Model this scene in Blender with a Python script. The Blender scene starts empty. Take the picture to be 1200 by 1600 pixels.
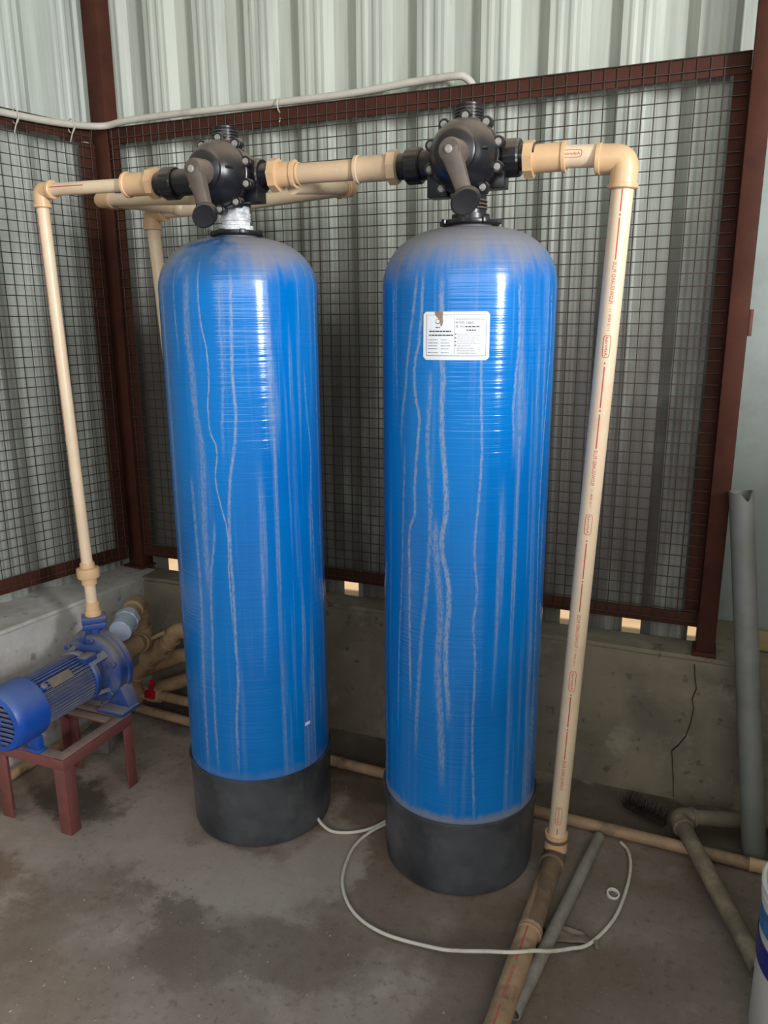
import bpy, bmesh, math, random
from mathutils import Vector as V, Matrix, noise as mnoise
random.seed(7)
sc = bpy.context.scene
COL = sc.collection

# ------------------------------------------------------------------ camera
cam_d = bpy.data.cameras.new('camera'); cam = bpy.data.objects.new('camera', cam_d); COL.objects.link(cam)
cam_d.sensor_fit = 'VERTICAL'; cam_d.sensor_height = 36.0; cam_d.sensor_width = 27.0
cam_d.lens = 1211.57 / 1600 * 36.0
pitch, roll, yaw = 0.24253, -0.00586, -0.38882
fw = V((math.sin(yaw)*math.cos(pitch), math.cos(yaw)*math.cos(pitch), -math.sin(pitch)))
rt = V((math.cos(yaw), -math.sin(yaw), 0)); up = rt.cross(fw)
rt2 = rt*math.cos(roll) + up*math.sin(roll); up2 = -rt*math.sin(roll) + up*math.cos(roll)
cam.matrix_world = Matrix(((rt2.x, up2.x, -fw.x, 0), (rt2.y, up2.y, -fw.y, 0), (rt2.z, up2.z, -fw.z, 1.4573), (0, 0, 0, 1)))
cam_d.clip_start = 0.02
sc.camera = cam

# ------------------------------------------------------------------ world, lights, exposure
w = bpy.data.worlds.new('sky'); sc.world = w; w.use_nodes = True
bg = w.node_tree.nodes['Background']; bg.inputs[0].default_value = (0.80, 0.90, 1.0, 1); bg.inputs[1].default_value = 0.42

def area(name, loc, target, sx, sy, power, col):
    d = bpy.data.lights.new(name, 'AREA'); d.shape = 'RECTANGLE'; d.size = sx; d.size_y = sy; d.energy = power; d.color = col
    o = bpy.data.objects.new(name, d); COL.objects.link(o); o.location = loc
    o.rotation_euler = (V(target) - V(loc)).to_track_quat('-Z', 'Y').to_euler()
    return o
area('doorway_daylight', (3.9, -1.1, 2.15), (-1.1, 1.9, 1.3), 0.45, 1.9, 300, (0.97, 0.985, 1.0))
area('front_opening_daylight', (1.3, -3.2, 2.75), (-0.9, 2.3, 1.3), 6.0, 2.2, 150, (1.0, 0.975, 0.94))
sd = bpy.data.lights.new('sun', 'SUN'); sd.energy = 3.2; sd.angle = 0.009; sd.color = (1.0, 0.95, 0.88)
so = bpy.data.objects.new('sun', sd); COL.objects.link(so); so.rotation_euler = V((0.62, 0.12, -0.9)).to_track_quat('-Z', 'Y').to_euler(); so.location = (-6, 6, 8)
sc.view_settings.view_transform = 'Standard'; sc.view_settings.look = 'None'
sc.view_settings.exposure = 0.04; sc.view_settings.gamma = 1.0; sc.view_settings.use_curve_mapping = False
sc.cycles.use_denoising = True
sc.cycles.max_bounces = 8; sc.cycles.diffuse_bounces = 5; sc.cycles.caustics_reflective = False; sc.cycles.caustics_refractive = False

# ------------------------------------------------------------------ node helpers
def lin(c):
    r = []
    for x in c[:3]:
        x = x/255.0
        r.append(x/12.92 if x <= 0.04045 else ((x+0.055)/1.055)**2.4)
    return (r[0], r[1], r[2], 1)
class NT:
    def __init__(s, name):
        s.m = bpy.data.materials.new(name); s.m.use_nodes = True; s.t = s.m.node_tree
        s.b = s.t.nodes['Principled BSDF']; s.tc = None
    def put(s, sock, v):
        if hasattr(v, 'is_linked'): s.t.links.new(v, sock)
        elif v is not None: sock.default_value = v
    def obj(s):
        if s.tc is None: s.tc = s.t.nodes.new('ShaderNodeTexCoord')
        return s.tc.outputs['Object']
    def math(s, op, a, b=None, c=None, clamp=False):
        n = s.t.nodes.new('ShaderNodeMath'); n.operation = op; n.use_clamp = clamp
        s.put(n.inputs[0], a); s.put(n.inputs[1], b); s.put(n.inputs[2], c); return n.outputs[0]
    def mix(s, f, a, b):
        n = s.t.nodes.new('ShaderNodeMix'); n.data_type = 'RGBA'
        s.put(n.inputs['Factor'], f); s.put(n.inputs[6], a); s.put(n.inputs[7], b); return n.outputs[2]
    def noise(s, vec, scale, detail=3, rough=0.55, dist=0.0):
        n = s.t.nodes.new('ShaderNodeTexNoise'); s.put(n.inputs['Vector'], vec)
        n.inputs['Scale'].default_value = scale; n.inputs['Detail'].default_value = detail
        n.inputs['Roughness'].default_value = rough; n.inputs['Distortion'].default_value = dist
        return n.outputs['Fac']
    def step(s, v, lo, hi, a=0.0, b=1.0):
        n = s.t.nodes.new('ShaderNodeMapRange'); n.interpolation_type = 'SMOOTHSTEP'
        s.put(n.inputs['Value'], v); n.inputs['From Min'].default_value = lo; n.inputs['From Max'].default_value = hi
        n.inputs['To Min'].default_value = a; n.inputs['To Max'].default_value = b; return n.outputs[0]
    def scl(s, vec, k):
        n = s.t.nodes.new('ShaderNodeVectorMath'); n.operation = 'MULTIPLY'; s.put(n.inputs[0], vec); n.inputs[1].default_value = k; return n.outputs[0]
    def sep(s, vec):
        n = s.t.nodes.new('ShaderNodeSeparateXYZ'); s.put(n.inputs[0], vec); return n.outputs
    def comb(s, x, y, z):
        n = s.t.nodes.new('ShaderNodeCombineXYZ'); s.put(n.inputs[0], x); s.put(n.inputs[1], y); s.put(n.inputs[2], z); return n.outputs[0]
    def bump(s, h, strength, dist=0.01):
        n = s.t.nodes.new('ShaderNodeBump'); n.inputs['Strength'].default_value = strength; n.inputs['Distance'].default_value = dist
        s.put(n.inputs['Height'], h); s.t.links.new(n.outputs[0], s.b.inputs['Normal'])
    def nz(s):
        n = s.t.nodes.new('ShaderNodeNewGeometry'); return s.sep(n.outputs['Normal'])[2]
    def out(s, col, rough=0.5, metal=0.0, spec=None):
        s.put(s.b.inputs['Base Color'], col); s.put(s.b.inputs['Roughness'], rough); s.b.inputs['Metallic'].default_value = metal
        if spec is not None: s.b.inputs['Specular IOR Level'].default_value = spec
        return s.m

def simple(name, col, rough=0.5, var=0.18, vs=9, metal=0.0, bump=0.0, bs=60, dust=None, grime=None, spec=None):
    """paint / plastic with mottling; dust = (colour, amount) settles on upward faces; grime = (colour, amount, scale)"""
    t = NT(name); o = t.obj(); c = lin(col)
    n = t.noise(o, vs, 4)
    dk = tuple(x*(1-var) for x in c[:3]) + (1,); lt = tuple(min(1, x*(1+var)) for x in c[:3]) + (1,)
    cc = t.mix(t.step(n, 0.3, 0.7), dk, lt)
    if grime: cc = t.mix(t.step(t.noise(o, grime[2], 5, 0.65), 0.48, 0.72, 0, grime[1]), cc, lin(grime[0]))
    if dust:
        m = t.math('MULTIPLY', t.step(t.nz(), 0.05, 0.75), t.step(t.noise(o, 14, 4), 0.2, 0.6, 0.45*dust[1], dust[1]))
        cc = t.mix(m, cc, lin(dust[0]))
    if bump: t.bump(t.noise(o, bs, 4), bump, 0.004)
    return t.out(cc, rough, metal, spec)

DUST = (150, 136, 120)
MT = {}
MT['steel'] = simple('brown_painted_steel', (72, 39, 28), 0.7, 0.2, 6, grime=((48, 28, 22), .6, 9), bump=.15, spec=.2)
MT['wire'] = simple('mesh_wire', (62, 50, 46), 0.6, 0.3, 5)
MT['cpvc'] = simple('cream_pipe', (228, 204, 174), 0.38, 0.06, 5, grime=((204, 176, 144), .35, 7))
MT['cpvc_fit'] = simple('tan_pipe_fitting', (220, 182, 140), 0.36, 0.08, 8, grime=((192, 154, 116), .4, 12))
MT['cpvc_dirty'] = simple('soiled_tan_pipe', (168, 138, 108), 0.6, 0.2, 10, grime=((96, 78, 64), .85, 13), bump=.15)
MT['cpvc_mud'] = simple('mud_coated_pipe', (112, 92, 76), 0.7, 0.2, 12, grime=((150, 128, 106), .6, 20), bump=.2)
MT['cpvc_dusty'] = simple('dusty_tan_pipe', (204, 176, 144), 0.5, 0.08, 6, grime=((176, 150, 122), .5, 9))
MT['cpvc_old'] = simple('brown_soiled_pipe', (172, 142, 108), 0.45, 0.15, 10, grime=((118, 96, 74), .6, 14), dust=((164, 146, 122), .4))
MT['red_ink'] = simple('red_ink', (196, 62, 62), 0.5, 0.2, 40)
MT['grey_ink'] = simple('grey_ink', (96, 102, 112), 0.6, 0.1, 60)
MT['dark_ink'] = simple('dark_ink', (40, 42, 50), 0.6, 0.1, 60)
MT['black'] = simple('black_plastic', (24, 24, 29), 0.32, 0.2, 12, dust=((128, 114, 102), .75))
MT['lever'] = simple('dusty_black_lever', (92, 82, 74), 0.6, 0.2, 20, dust=((128, 112, 98), .8))
MT['knob'] = simple('black_knob', (26, 27, 32), 0.45, 0.2, 12, dust=((112, 100, 90), .6))
MT['boot'] = simple('black_boot', (66, 68, 73), 0.45, 0.45, 6, grime=((98, 98, 98), .5, 10), bump=.1, bs=30)
MT['bolt'] = simple('zinc_bolt', (150, 146, 140), 0.45, 0.15, 30)
MT['tape'] = simple('white_sealant', (206, 208, 210), 0.6, 0.3, 60)
MT['conduit'] = simple('grey_white_conduit', (196, 190, 178), 0.5, 0.1, 5, grime=((150, 138, 124), .5, 8))
MT['pvc_grey'] = simple('grey_pipe', (122, 122, 118), 0.55, 0.12, 6, grime=((92, 84, 76), .6, 8))
MT['pvc_pale'] = simple('pale_grey_pipe', (142, 138, 130), 0.5, 0.15, 8, grime=((104, 94, 84), .6, 12))
MT['pvc_muddy'] = simple('muddy_grey_pipe', (120, 108, 92), 0.65, 0.2, 10, grime=((168, 156, 134), .7, 13), bump=.15)
MT['pump'] = simple('blue_pump_paint', (34, 66, 132), 0.55, 0.2, 10, dust=((132, 126, 122), .95), grime=((104, 102, 106), .8, 9))
MT['cowl'] = simple('bright_blue_cowl', (20, 72, 160), 0.42, 0.12, 8, dust=((104, 118, 152), .6))
MT['pump_dark'] = simple('cowl_shade', (18, 20, 28), 0.7)
MT['stand'] = simple('maroon_stand_paint', (118, 68, 64), 0.6, 0.15, 9, grime=((92, 54, 50), .6, 10), dust=((150, 132, 122), .9), bump=.12)
MT['tube'] = simple('white_tubing', (216, 210, 198), 0.4, 0.08, 12, grime=((176, 164, 148), .5, 10))
MT['tin'] = simple('pale_cap_plastic', (186, 196, 216), 0.45, 0.05, 12)
MT['red_plastic'] = simple('red_valve_handle', (196, 22, 44), 0.4, 0.15, 12)
MT['chip'] = simple('debris', (160, 142, 120), 0.7, 0.5, 12)
MT['scrap'] = simple('grey_scrap', (122, 110, 98), 0.6, 0.2, 30)
MT['bristle'] = simple('dark_bristle', (38, 28, 25), 0.8, 0.3, 40)
MT['white_plastic'] = simple('white_bucket_plastic', (222, 220, 216), 0.4, 0.05, 5, grime=((190, 182, 172), .4, 6))
MT['navy'] = simple('navy_print', (26, 38, 128), 0.35, 0.1, 10)
MT['sky_print'] = simple('blue_print', (44, 110, 170), 0.35, 0.3, 60)
MT['cardboard'] = simple('cardboard', (176, 150, 112), 0.75, 0.1, 10)
MT['green_edge'] = simple('yellow_green_strip', (150, 150, 60), 0.6)
MT['crack'] = simple('crack_shadow', (38, 32, 28), 0.9)
MT['block'] = simple('grey_block', (104, 100, 96), 0.85, 0.25, 20, bump=.3)
MT['white_label'] = simple('white_sticker', (226, 230, 236), 0.35, 0.02, 8)
MT['rust'] = simple('red_oxide', (92, 44, 36), 0.7, 0.2, 30)
MT['mud'] = simple('mud_stain', (142, 120, 104), 0.8, 0.15, 40)

# cladding: pale green coated sheet with vertical dirt runs
def clad_mat(name, base, dirt_shade_amt):
    t = NT(name); o = t.obj()
    st = t.noise(t.scl(o, (16, 16, 0.9)), 1.0, 4, 0.6)
    n2 = t.noise(o, 2.2, 4)
    c = t.mix(t.step(st, 0.35, 0.7), lin(base), lin(tuple(x*0.86 for x in base)))
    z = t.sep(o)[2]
    low = t.step(z, 2.2, 1.2, 0.0, 1.0)                      # splash dirt and dust film, deepened to paint in the lower sheet's shade
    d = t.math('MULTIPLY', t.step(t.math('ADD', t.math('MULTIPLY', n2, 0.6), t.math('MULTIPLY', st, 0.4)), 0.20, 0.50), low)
    c = t.mix(t.math('MULTIPLY', d, dirt_shade_amt), c, lin((96, 92, 86)))
    rust = t.step(t.noise(t.scl(o, (5, 5, 3)), 1.0, 5, 0.7), 0.64, 0.76)
    c = t.mix(t.math('MULTIPLY', rust, 0.35), c, lin((124, 88, 66)))
    return t.out(c, 0.42, 0.0, 0.4)
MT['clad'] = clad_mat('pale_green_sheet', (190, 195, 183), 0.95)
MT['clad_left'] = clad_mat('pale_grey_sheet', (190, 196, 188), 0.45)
MT['white_sheet'] = simple('white_sheet', (146, 153, 149), 0.4, 0.05, 2, grime=((112, 114, 110), .6, 2.5))

# concrete
def concrete(name, base, dark, light, s=1.0):
    t = NT(name); o = t.obj()
    a = t.noise(o, 2.3*s, 6, 0.62, 0.4); b = t.noise(o, 9*s, 6, 0.65); f = t.noise(o, 70, 4)
    c = t.mix(t.step(a, 0.38, 0.66), lin(base), lin(dark))
    c = t.mix(t.step(b, 0.52, 0.74, 0, 0.75), c, lin(light))
    c = t.mix(t.step(t.noise(o, 26*s, 4), 0.60, 0.72, 0, 0.6), c, lin(tuple(x*0.6 for x in dark)))
    t.bump(t.math('ADD', t.math('MULTIPLY', f, 0.3), b), 0.35, 0.006)
    return t, c
t, c = concrete('plinth_concrete', (134, 124, 106), (104, 96, 82), (152, 144, 126))
MT['plinth'] = t.out(c, 0.85)
t, c = concrete('whitewashed_concrete', (198, 196, 193), (164, 158, 150), (210, 210, 212))
MT['plinth_left'] = t.out(c, 0.85)

# floor with damp and pale patches, darker along the back kerb and at the right
t = NT('floor_concrete'); o = t.obj()
a = t.noise(o, 1.3, 6, 0.6, 0.3); b = t.noise(o, 5.5, 6, 0.66); g = t.noise(o, 40, 5, 0.6)
c = t.mix(t.step(a, 0.36, 0.64), lin((156, 145, 138)), lin((118, 98, 82)))
c = t.mix(t.step(b, 0.48, 0.74, 0, 0.7), c, lin((178, 166, 156)))
c = t.mix(t.step(g, 0.52, 0.72, 0, 0.45), c, lin((88, 74, 62)))
nx = t.math('SUBTRACT', t.noise(o, 6, 5, 0.65), 0.5); ny = t.math('SUBTRACT', t.noise(t.scl(o, (1, 1, 1)), 7.3, 5, 0.65), 0.5)
sx, sy, sz = t.sep(o)
px = t.math('ADD', sx, t.math('MULTIPLY', nx, 0.28)); py = t.math('ADD', sy, t.math('MULTIPLY', ny, 0.28))
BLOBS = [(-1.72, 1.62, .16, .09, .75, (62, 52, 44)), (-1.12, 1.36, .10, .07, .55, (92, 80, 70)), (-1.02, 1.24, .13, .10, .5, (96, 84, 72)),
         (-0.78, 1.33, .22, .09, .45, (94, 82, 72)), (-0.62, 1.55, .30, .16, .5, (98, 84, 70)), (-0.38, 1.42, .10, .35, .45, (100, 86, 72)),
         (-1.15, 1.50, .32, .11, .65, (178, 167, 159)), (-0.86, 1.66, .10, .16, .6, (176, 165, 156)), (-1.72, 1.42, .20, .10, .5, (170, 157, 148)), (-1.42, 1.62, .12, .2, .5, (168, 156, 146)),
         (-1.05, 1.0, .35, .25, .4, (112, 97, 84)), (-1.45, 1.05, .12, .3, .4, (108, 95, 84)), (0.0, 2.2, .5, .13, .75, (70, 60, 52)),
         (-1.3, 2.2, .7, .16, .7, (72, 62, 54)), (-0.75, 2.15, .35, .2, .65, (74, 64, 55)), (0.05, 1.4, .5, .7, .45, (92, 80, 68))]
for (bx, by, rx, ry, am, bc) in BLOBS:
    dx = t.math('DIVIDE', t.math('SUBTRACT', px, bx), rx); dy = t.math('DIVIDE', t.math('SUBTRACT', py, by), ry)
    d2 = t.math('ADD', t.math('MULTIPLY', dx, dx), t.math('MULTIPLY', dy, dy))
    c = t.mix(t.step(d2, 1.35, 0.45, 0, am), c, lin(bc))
sp = t.noise(o, 130, 3, 0.6); c = t.mix(t.step(sp, 0.60, 0.76, 0, 0.3), c, lin((186, 172, 158))); c = t.mix(t.step(t.noise(o, 85, 3, 0.6), 0.62, 0.74, 0, 0.4), c, lin((70, 58, 48)))
t.bump(t.math('ADD', t.math('MULTIPLY', g, 0.35), b), 0.3, 0.006)
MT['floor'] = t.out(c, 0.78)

t = NT('outdoor_ground'); o = t.obj()
MT['ground'] = t.out(t.mix(t.step(t.noise(o, 3, 5), .35, .65), lin((232, 196, 150)), lin((214, 176, 130))), 0.9)

# tank paint: glossy blue wound fibre with dried water runs and dust on the shoulder
def tank_mat(name, streaks, dust_dir):
    t = NT(name); o = t.obj(); x, y, z = t.sep(o)
    th = t.math('ARCTAN2', x, t.math('MULTIPLY', y, -1.0))
    cyl = t.comb(t.math('MULTIPLY', th, 0.205), 0.0, z)
    base = t.mix(t.step(t.noise(t.scl(cyl, (3, 1, 1.2)), 1.0, 3), .3, .7), lin((0, 118, 199)), lin((0, 102, 181)))
    wob = t.math('MULTIPLY', t.math('SUBTRACT', t.noise(t.scl(cyl, (0, 1, 22)), 1.0, 3), 0.5), 0.022)
    grain = t.noise(t.scl(cyl, (150, 1, 55)), 1.0, 4, 0.7)
    fine = t.noise(t.scl(cyl, (420, 1, 110)), 1.0, 4, 0.7)
    tn = t.math('DIVIDE', t.math('ADD', t.math('ADD', th, wob), 0.9), 2.6)
    zn = t.math('DIVIDE', z, 1.7)
    acc = None
    for (wd, amp, pts) in streaks:
        n = t.t.nodes.new('ShaderNodeFloatCurve'); cv = n.mapping.curves[0]
        ps = sorted([(pz/1.7, (pt+0.9)/2.6) for pt, pz in pts])
        ps = [(max(0, ps[0][0]-.15), ps[0][1])] + ps + [(min(1, ps[-1][0]+.12), ps[-1][1])]
        cv.points[0].location = ps[0]; cv.points[1].location = ps[-1]
        for q in ps[1:-1]: cv.points.new(*q)
        n.mapping.update(); t.put(n.inputs['Value'], zn)
        d = t.math('MULTIPLY', t.math('ABSOLUTE', t.math('SUBTRACT', tn, n.outputs[0])), 2.6*0.205)
        m = t.step(t.math('ADD', d, t.math('MULTIPLY', t.math('SUBTRACT', fine, 0.5), wd*0.9)), wd*0.52, wd*0.10)
        z0 = min(p[1] for p in pts); z1 = max(p[1] for p in pts)
        m = t.math('MULTIPLY', m, t.math('MULTIPLY', t.step(z, z0-.10, z0+.05), t.step(z, z1+.05, z1-.01)))
        m = t.math('MULTIPLY', m, t.step(grain, 0.34, 0.60, amp*0.22, amp*0.8))
        acc = m if acc is None else t.math('MAXIMUM', acc, m)
    # faint general runs
    fr = t.noise(t.scl(cyl, (46, 1, 1.3)), 1.0, 3, 0.55, 0.15)
    side = t.noise(t.scl(cyl, (6, 1, 0.3)), 1.0, 2)
    faint = t.math('MULTIPLY', t.step(fr, 0.50, 0.72, 0, 0.5), t.step(side, 0.36, 0.62))
    faint = t.math('MULTIPLY', faint, t.step(grain, 0.3, 0.6, 0.5, 1.0))
    acc = t.math('MAXIMUM', acc, faint)
    c = t.mix(acc, base, lin((158, 164, 168)))
    # dust: shoulder, plus a band just above the boot
    dn = t.noise(t.scl(o, (9, 9, 6)), 1.0, 4, 0.6); drip = t.noise(t.scl(cyl, (34, 1, 2.5)), 1.0, 3)
    zz = t.math('ADD', z, t.math('ADD', t.math('MULTIPLY', t.math('SUBTRACT', dn, 0.5), 0.10), t.math('MULTIPLY', t.math('SUBTRACT', drip, 0.5), 0.12)))
    dome = t.step(zz, 1.53, 1.645, 0, 0.86)
    if dust_dir:  # washed clean where the valve leaks
        ddx = t.math('SUBTRACT', th, 0.05)
        wash = t.step(t.math('ADD', t.math('ABSOLUTE', ddx), t.math('MULTIPLY', t.math('SUBTRACT', dn, .5), 1.1)), 0.75, 0.25, 0, 1)
        wash2 = t.math('MULTIPLY', wash, t.step(dn, .38, .52))
        dome = t.math('MULTIPLY', dome, t.math('SUBTRACT', 1.0, t.math('MULTIPLY', wash2, 0.85)))
        c = t.mix(t.math('MULTIPLY', t.math('MULTIPLY', wash2, t.step(z, 1.50, 1.62)), 0.6), c, lin((6, 66, 98)))
    foot = t.step(t.math('ADD', z, t.math('MULTIPLY', t.math('SUBTRACT', drip, .5), .03)), 0.25, 0.225, 0, 0.2 if dust_dir else 0.7)
    dust = t.math('MAXIMUM', dome, foot)
    c = t.mix(dust, c, lin((142, 134, 126)))
    rgh = t.math('ADD', 0.15, t.math('MULTIPLY', t.math('MAXIMUM', dust, acc), 0.45))
    hb = t.noise(t.scl(cyl, (3, 1, 170)), 1.0, 2, 0.5)
    hb2 = t.noise(t.scl(cyl, (1.2, 1, 26)), 1.0, 2)
    t.bump(t.math('ADD', hb, t.math('MULTIPLY', hb2, 1.5)), 0.8, 0.0012)
    return t.out(c, rgh, 0.0, 0.5)

SL = [(.0060, .95, [(0.076, 1.571), (0.069, 1.527), (0.08, 1.46), (0.133, 1.393), (0.144, 1.324), (0.11, 1.246), (0.132, 1.183), (0.19, 1.151), (0.157, 1.069), (0.205, 1.003), (0.269, 0.937), (0.261, 0.816), (0.271, 0.728)]),
      (.026, .55, [(-0.093, 1.55), (-0.125, 1.43), (-0.084, 1.338), (-0.072, 1.245), (-0.013, 1.149), (-0.02, 1.051), (-0.044, 0.932), (-0.038, 0.811)]),
      (.011, .45, [(0.337, 1.526), (0.319, 1.46), (0.324, 1.37), (0.306, 1.278), (0.28, 1.183)]),
      (.011, .8, [(0.467, 1.541), (0.453, 1.46), (0.437, 1.308), (0.452, 1.246), (0.424, 1.167), (0.347, 1.078), (0.307, 0.987), (0.296, 0.886), (0.305, 0.764), (0.298, 0.639), (0.304, 0.528), (0.252, 0.395), (0.245, 0.298)]),
      (.009, .6, [(-0.303, 1.566), (-0.316, 1.476), (-0.3, 1.415)]),
      (.008, .5, [(1.411, 1.308), (1.443, 1.217), (1.495, 1.132), (1.483, 1.029), (1.515, 0.776)]),
      (.012, .6, [(0.098, 0.935), (0.011, 0.812), (-0.031, 0.632), (-0.066, 0.443), (-0.067, 0.287)]),
      (.014, .6, [(-0.209, 1.047), (-0.186, 0.894), (-0.181, 0.717), (-0.225, 0.53), (-0.248, 0.275)])]
SR = [(.011, .75, [(-0.315, 1.532), (-0.358, 1.471), (-0.432, 1.374), (-0.462, 1.316), (-0.528, 1.228)]),
      (.011, .9, [(-0.232, 1.525), (-0.269, 1.416), (-0.328, 1.36), (-0.318, 1.289), (-0.264, 1.247), (-0.288, 1.173), (-0.322, 1.083), (-0.32, 1.022), (-0.397, 0.972), (-0.395, 0.861), (-0.393, 0.696), (-0.38, 0.577)]),
      (.017, .85, [(-0.007, 1.517), (0.001, 1.376), (0.017, 1.348), (0.008, 1.264), (0.028, 1.178), (0.054, 1.12), (0.074, 1.031), (0.027, 0.954), (0.108, 0.862), (0.12, 0.799), (0.095, 0.717), (0.102, 0.618), (0.13, 0.551)]),
      (.007, .5, [(-0.635, 1.541), (-0.637, 1.429), (-0.625, 1.314)]),
      (.010, .6, [(0.836, 1.523), (0.856, 1.429), (0.827, 1.333), (0.808, 1.263), (0.828, 1.205)]),
      (.008, .7, [(1.412, 1.498), (1.436, 1.399), (1.385, 1.283), (1.337, 1.135), (1.326, 0.98), (1.36, 0.799), (1.366, 0.594), (1.354, 0.416)]),
      (.009, .6, [(0.426, 1.369), (0.438, 1.265), (0.454, 1.194), (0.445, 1.092), (0.403, 0.957), (0.408, 0.911), (0.439, 0.833), (0.409, 0.769), (0.436, 0.655), (0.426, 0.468), (0.465, 0.254)]),
      (.015, .6, [(-0.129, 1.319), (-0.154, 1.176), (-0.115, 1.027), (-0.141, 0.871), (-0.22, 0.705), (-0.245, 0.62), (-0.287, 0.443)]),
      (.024, .6, [(-0.05, 0.983), (-0.014, 0.875), (0.023, 0.78), (-0.001, 0.648), (0.04, 0.496), (0.063, 0.374)]),
      (.009, .5, [(-0.483, 1.139), (-0.505, 1.015), (-0.528, 0.854), (-0.579, 0.683), (-0.609, 0.506)])]
MT['tank_l'] = tank_mat('blue_tank_paint_washed', SL, True)
MT['tank_r'] = tank_mat('blue_tank_paint_dusty', SR, False)

# ------------------------------------------------------------------ mesh helpers
def frame(d):
    d = V(d).normalized(); a = V((0, 0, 1)) if abs(d.z) < 0.9 else V((0, 1, 0))
    u = a.cross(d).normalized(); return d, u, d.cross(u).normalized()
class MB:
    def __init__(s): s.v = []; s.f = []
    def add(s, vs, fs):
        k = len(s.v); s.v += [tuple(q) for q in vs]; s.f += [tuple(i+k for i in q) for q in fs]; return s
    def box(s, c, size, R=None):
        c = V(c); h = V(size)*0.5; vs = []
        for i in range(8):
            q = V(((1 if i & 1 else -1)*h.x, (1 if i & 2 else -1)*h.y, (1 if i & 4 else -1)*h.z))
            vs.append(c + (R @ q if R else q))
        return s.add(vs, [(0, 2, 3, 1), (4, 5, 7, 6), (0, 1, 5, 4), (2, 6, 7, 3), (0, 4, 6, 2), (1, 3, 7, 5)])
    def bar(s, a, b, wd, ht, upv=(0, 0, 1)):
        a = V(a); b = V(b); d = (b-a).normalized(); u = d.cross(V(upv)).normalized(); n = u.cross(d)
        vs = []
        for q in (a, b):
            for su, sn in ((-1, -1), (1, -1), (1, 1), (-1, 1)): vs.append(q + u*su*wd/2 + n*sn*ht/2)
        return s.add(vs, [(3, 2, 1, 0), (4, 5, 6, 7), (0, 1, 5, 4), (1, 2, 6, 5), (2, 3, 7, 6), (3, 0, 4, 7)])
    def lathe(s, prof, o, axis, seg=32, fn=None):
        d, u, n = frame(axis); o = V(o); vs = []; fs = []; rows = []
        for r, h in prof:
            if r < 1e-6: rows.append([len(vs)]); vs.append(o + d*h)
            else:
                rows.append(list(range(len(vs), len(vs)+seg)))
                for k in range(seg):
                    a = 2*math.pi*k/seg; rr = r*(fn(a) if fn else 1)
                    vs.append(o + d*h + (u*math.cos(a) + n*math.sin(a))*rr)
        for A, B in zip(rows, rows[1:]):
            for k in range(seg):
                k2 = (k+1) % seg
                if len(A) == 1 and len(B) == 1: continue
                if len(A) == 1: fs.append((A[0], B[k2], B[k]))
                elif len(B) == 1: fs.append((A[k], A[k2], B[0]))
                else: fs.append((A[k], A[k2], B[k2], B[k]))
        return s.add(vs, fs)
    def cyl(s, a, b, r, r2=None, seg=24):
        a = V(a); L = (V(b)-a).length; r2 = r if r2 is None else r2
        return s.lathe([(0, 0), (r, 0), (r2, L), (0, L)], a, V(b)-a, seg)
    def pipe(s, a, b, ro, ri, seg=24):
        a = V(a); L = (V(b)-a).length
        return s.lathe([(ri, 0), (ro, 0), (ro, L), (ri, L), (ri, 0)], a, V(b)-a, seg)
    def tube(s, pts, r, seg=16, caps=True):
        pts = [V(q) for q in pts]; n = len(pts); rs = r if isinstance(r, (list, tuple)) else [r]*n
        T = [(pts[min(i+1, n-1)] - pts[max(i-1, 0)]).normalized() for i in range(n)]
        _, u, _ = frame(T[0]); vs = []; fs = []
        for i in range(n):
            u = (u - T[i]*u.dot(T[i])).normalized(); w_ = T[i].cross(u)
            for k in range(seg):
                a = 2*math.pi*k/seg; vs.append(pts[i] + (u*math.cos(a) + w_*math.sin(a))*rs[i])
        for i in range(n-1):
            for k in range(seg):
                k2 = (k+1) % seg; fs.append((i*seg+k, i*seg+k2, (i+1)*seg+k2, (i+1)*seg+k))
        if caps: fs.append(tuple(range(seg-1, -1, -1))); fs.append(tuple((n-1)*seg+k for k in range(seg)))
        return s.add(vs, fs)
    def ball(s, c, r, R=None, seg=20, rings=12):
        r = r if isinstance(r, (list, tuple)) else (r, r, r); vs = []; fs = []; c = V(c)
        for i in range(rings+1):
            ph = math.pi*i/rings
            for k in range(seg):
                a = 2*math.pi*k/seg; q = V((r[0]*math.sin(ph)*math.cos(a), r[1]*math.sin(ph)*math.sin(a), r[2]*math.cos(ph)))
                vs.append(c + (R @ q if R else q))
        for i in range(rings):
            for k in range(seg):
                k2 = (k+1) % seg; fs.append((i*seg+k, (i+1)*seg+k, (i+1)*seg+k2, i*seg+k2))
        return s.add(vs, fs)
    def prism(s, poly, a, b):
        """polygon of points, swept by vector b-a"""
        d = V(b)-V(a); n = len(poly); vs = [V(q) for q in poly] + [V(q)+d for q in poly]
        return s.add(vs, [tuple(range(n-1, -1, -1)), tuple(range(n, 2*n))] + [(k, (k+1) % n, n+(k+1) % n, n+k) for k in range(n)])
    def build(s, name, mat, root=None, smooth=True, bevel=0.0, loc=None, ang=35):
        me = bpy.data.meshes.new(name); off = root_off(root) if root else V(loc or (0, 0, 0))
        me.from_pydata([tuple(V(q)-off) for q in s.v], [], s.f); me.validate()
        bm = bmesh.new(); bm.from_mesh(me); bmesh.ops.remove_doubles(bm, verts=bm.verts, dist=1e-6)
        bmesh.ops.recalc_face_normals(bm, faces=bm.faces)
        if bevel:
            es = [e for e in bm.edges if len(e.link_faces) == 2 and e.calc_face_angle(0) > 0.7]
            bmesh.ops.bevel(bm, geom=es, offset=bevel, segments=2, profile=0.5, affect='EDGES')
        bm.to_mesh(me); bm.free()
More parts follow.
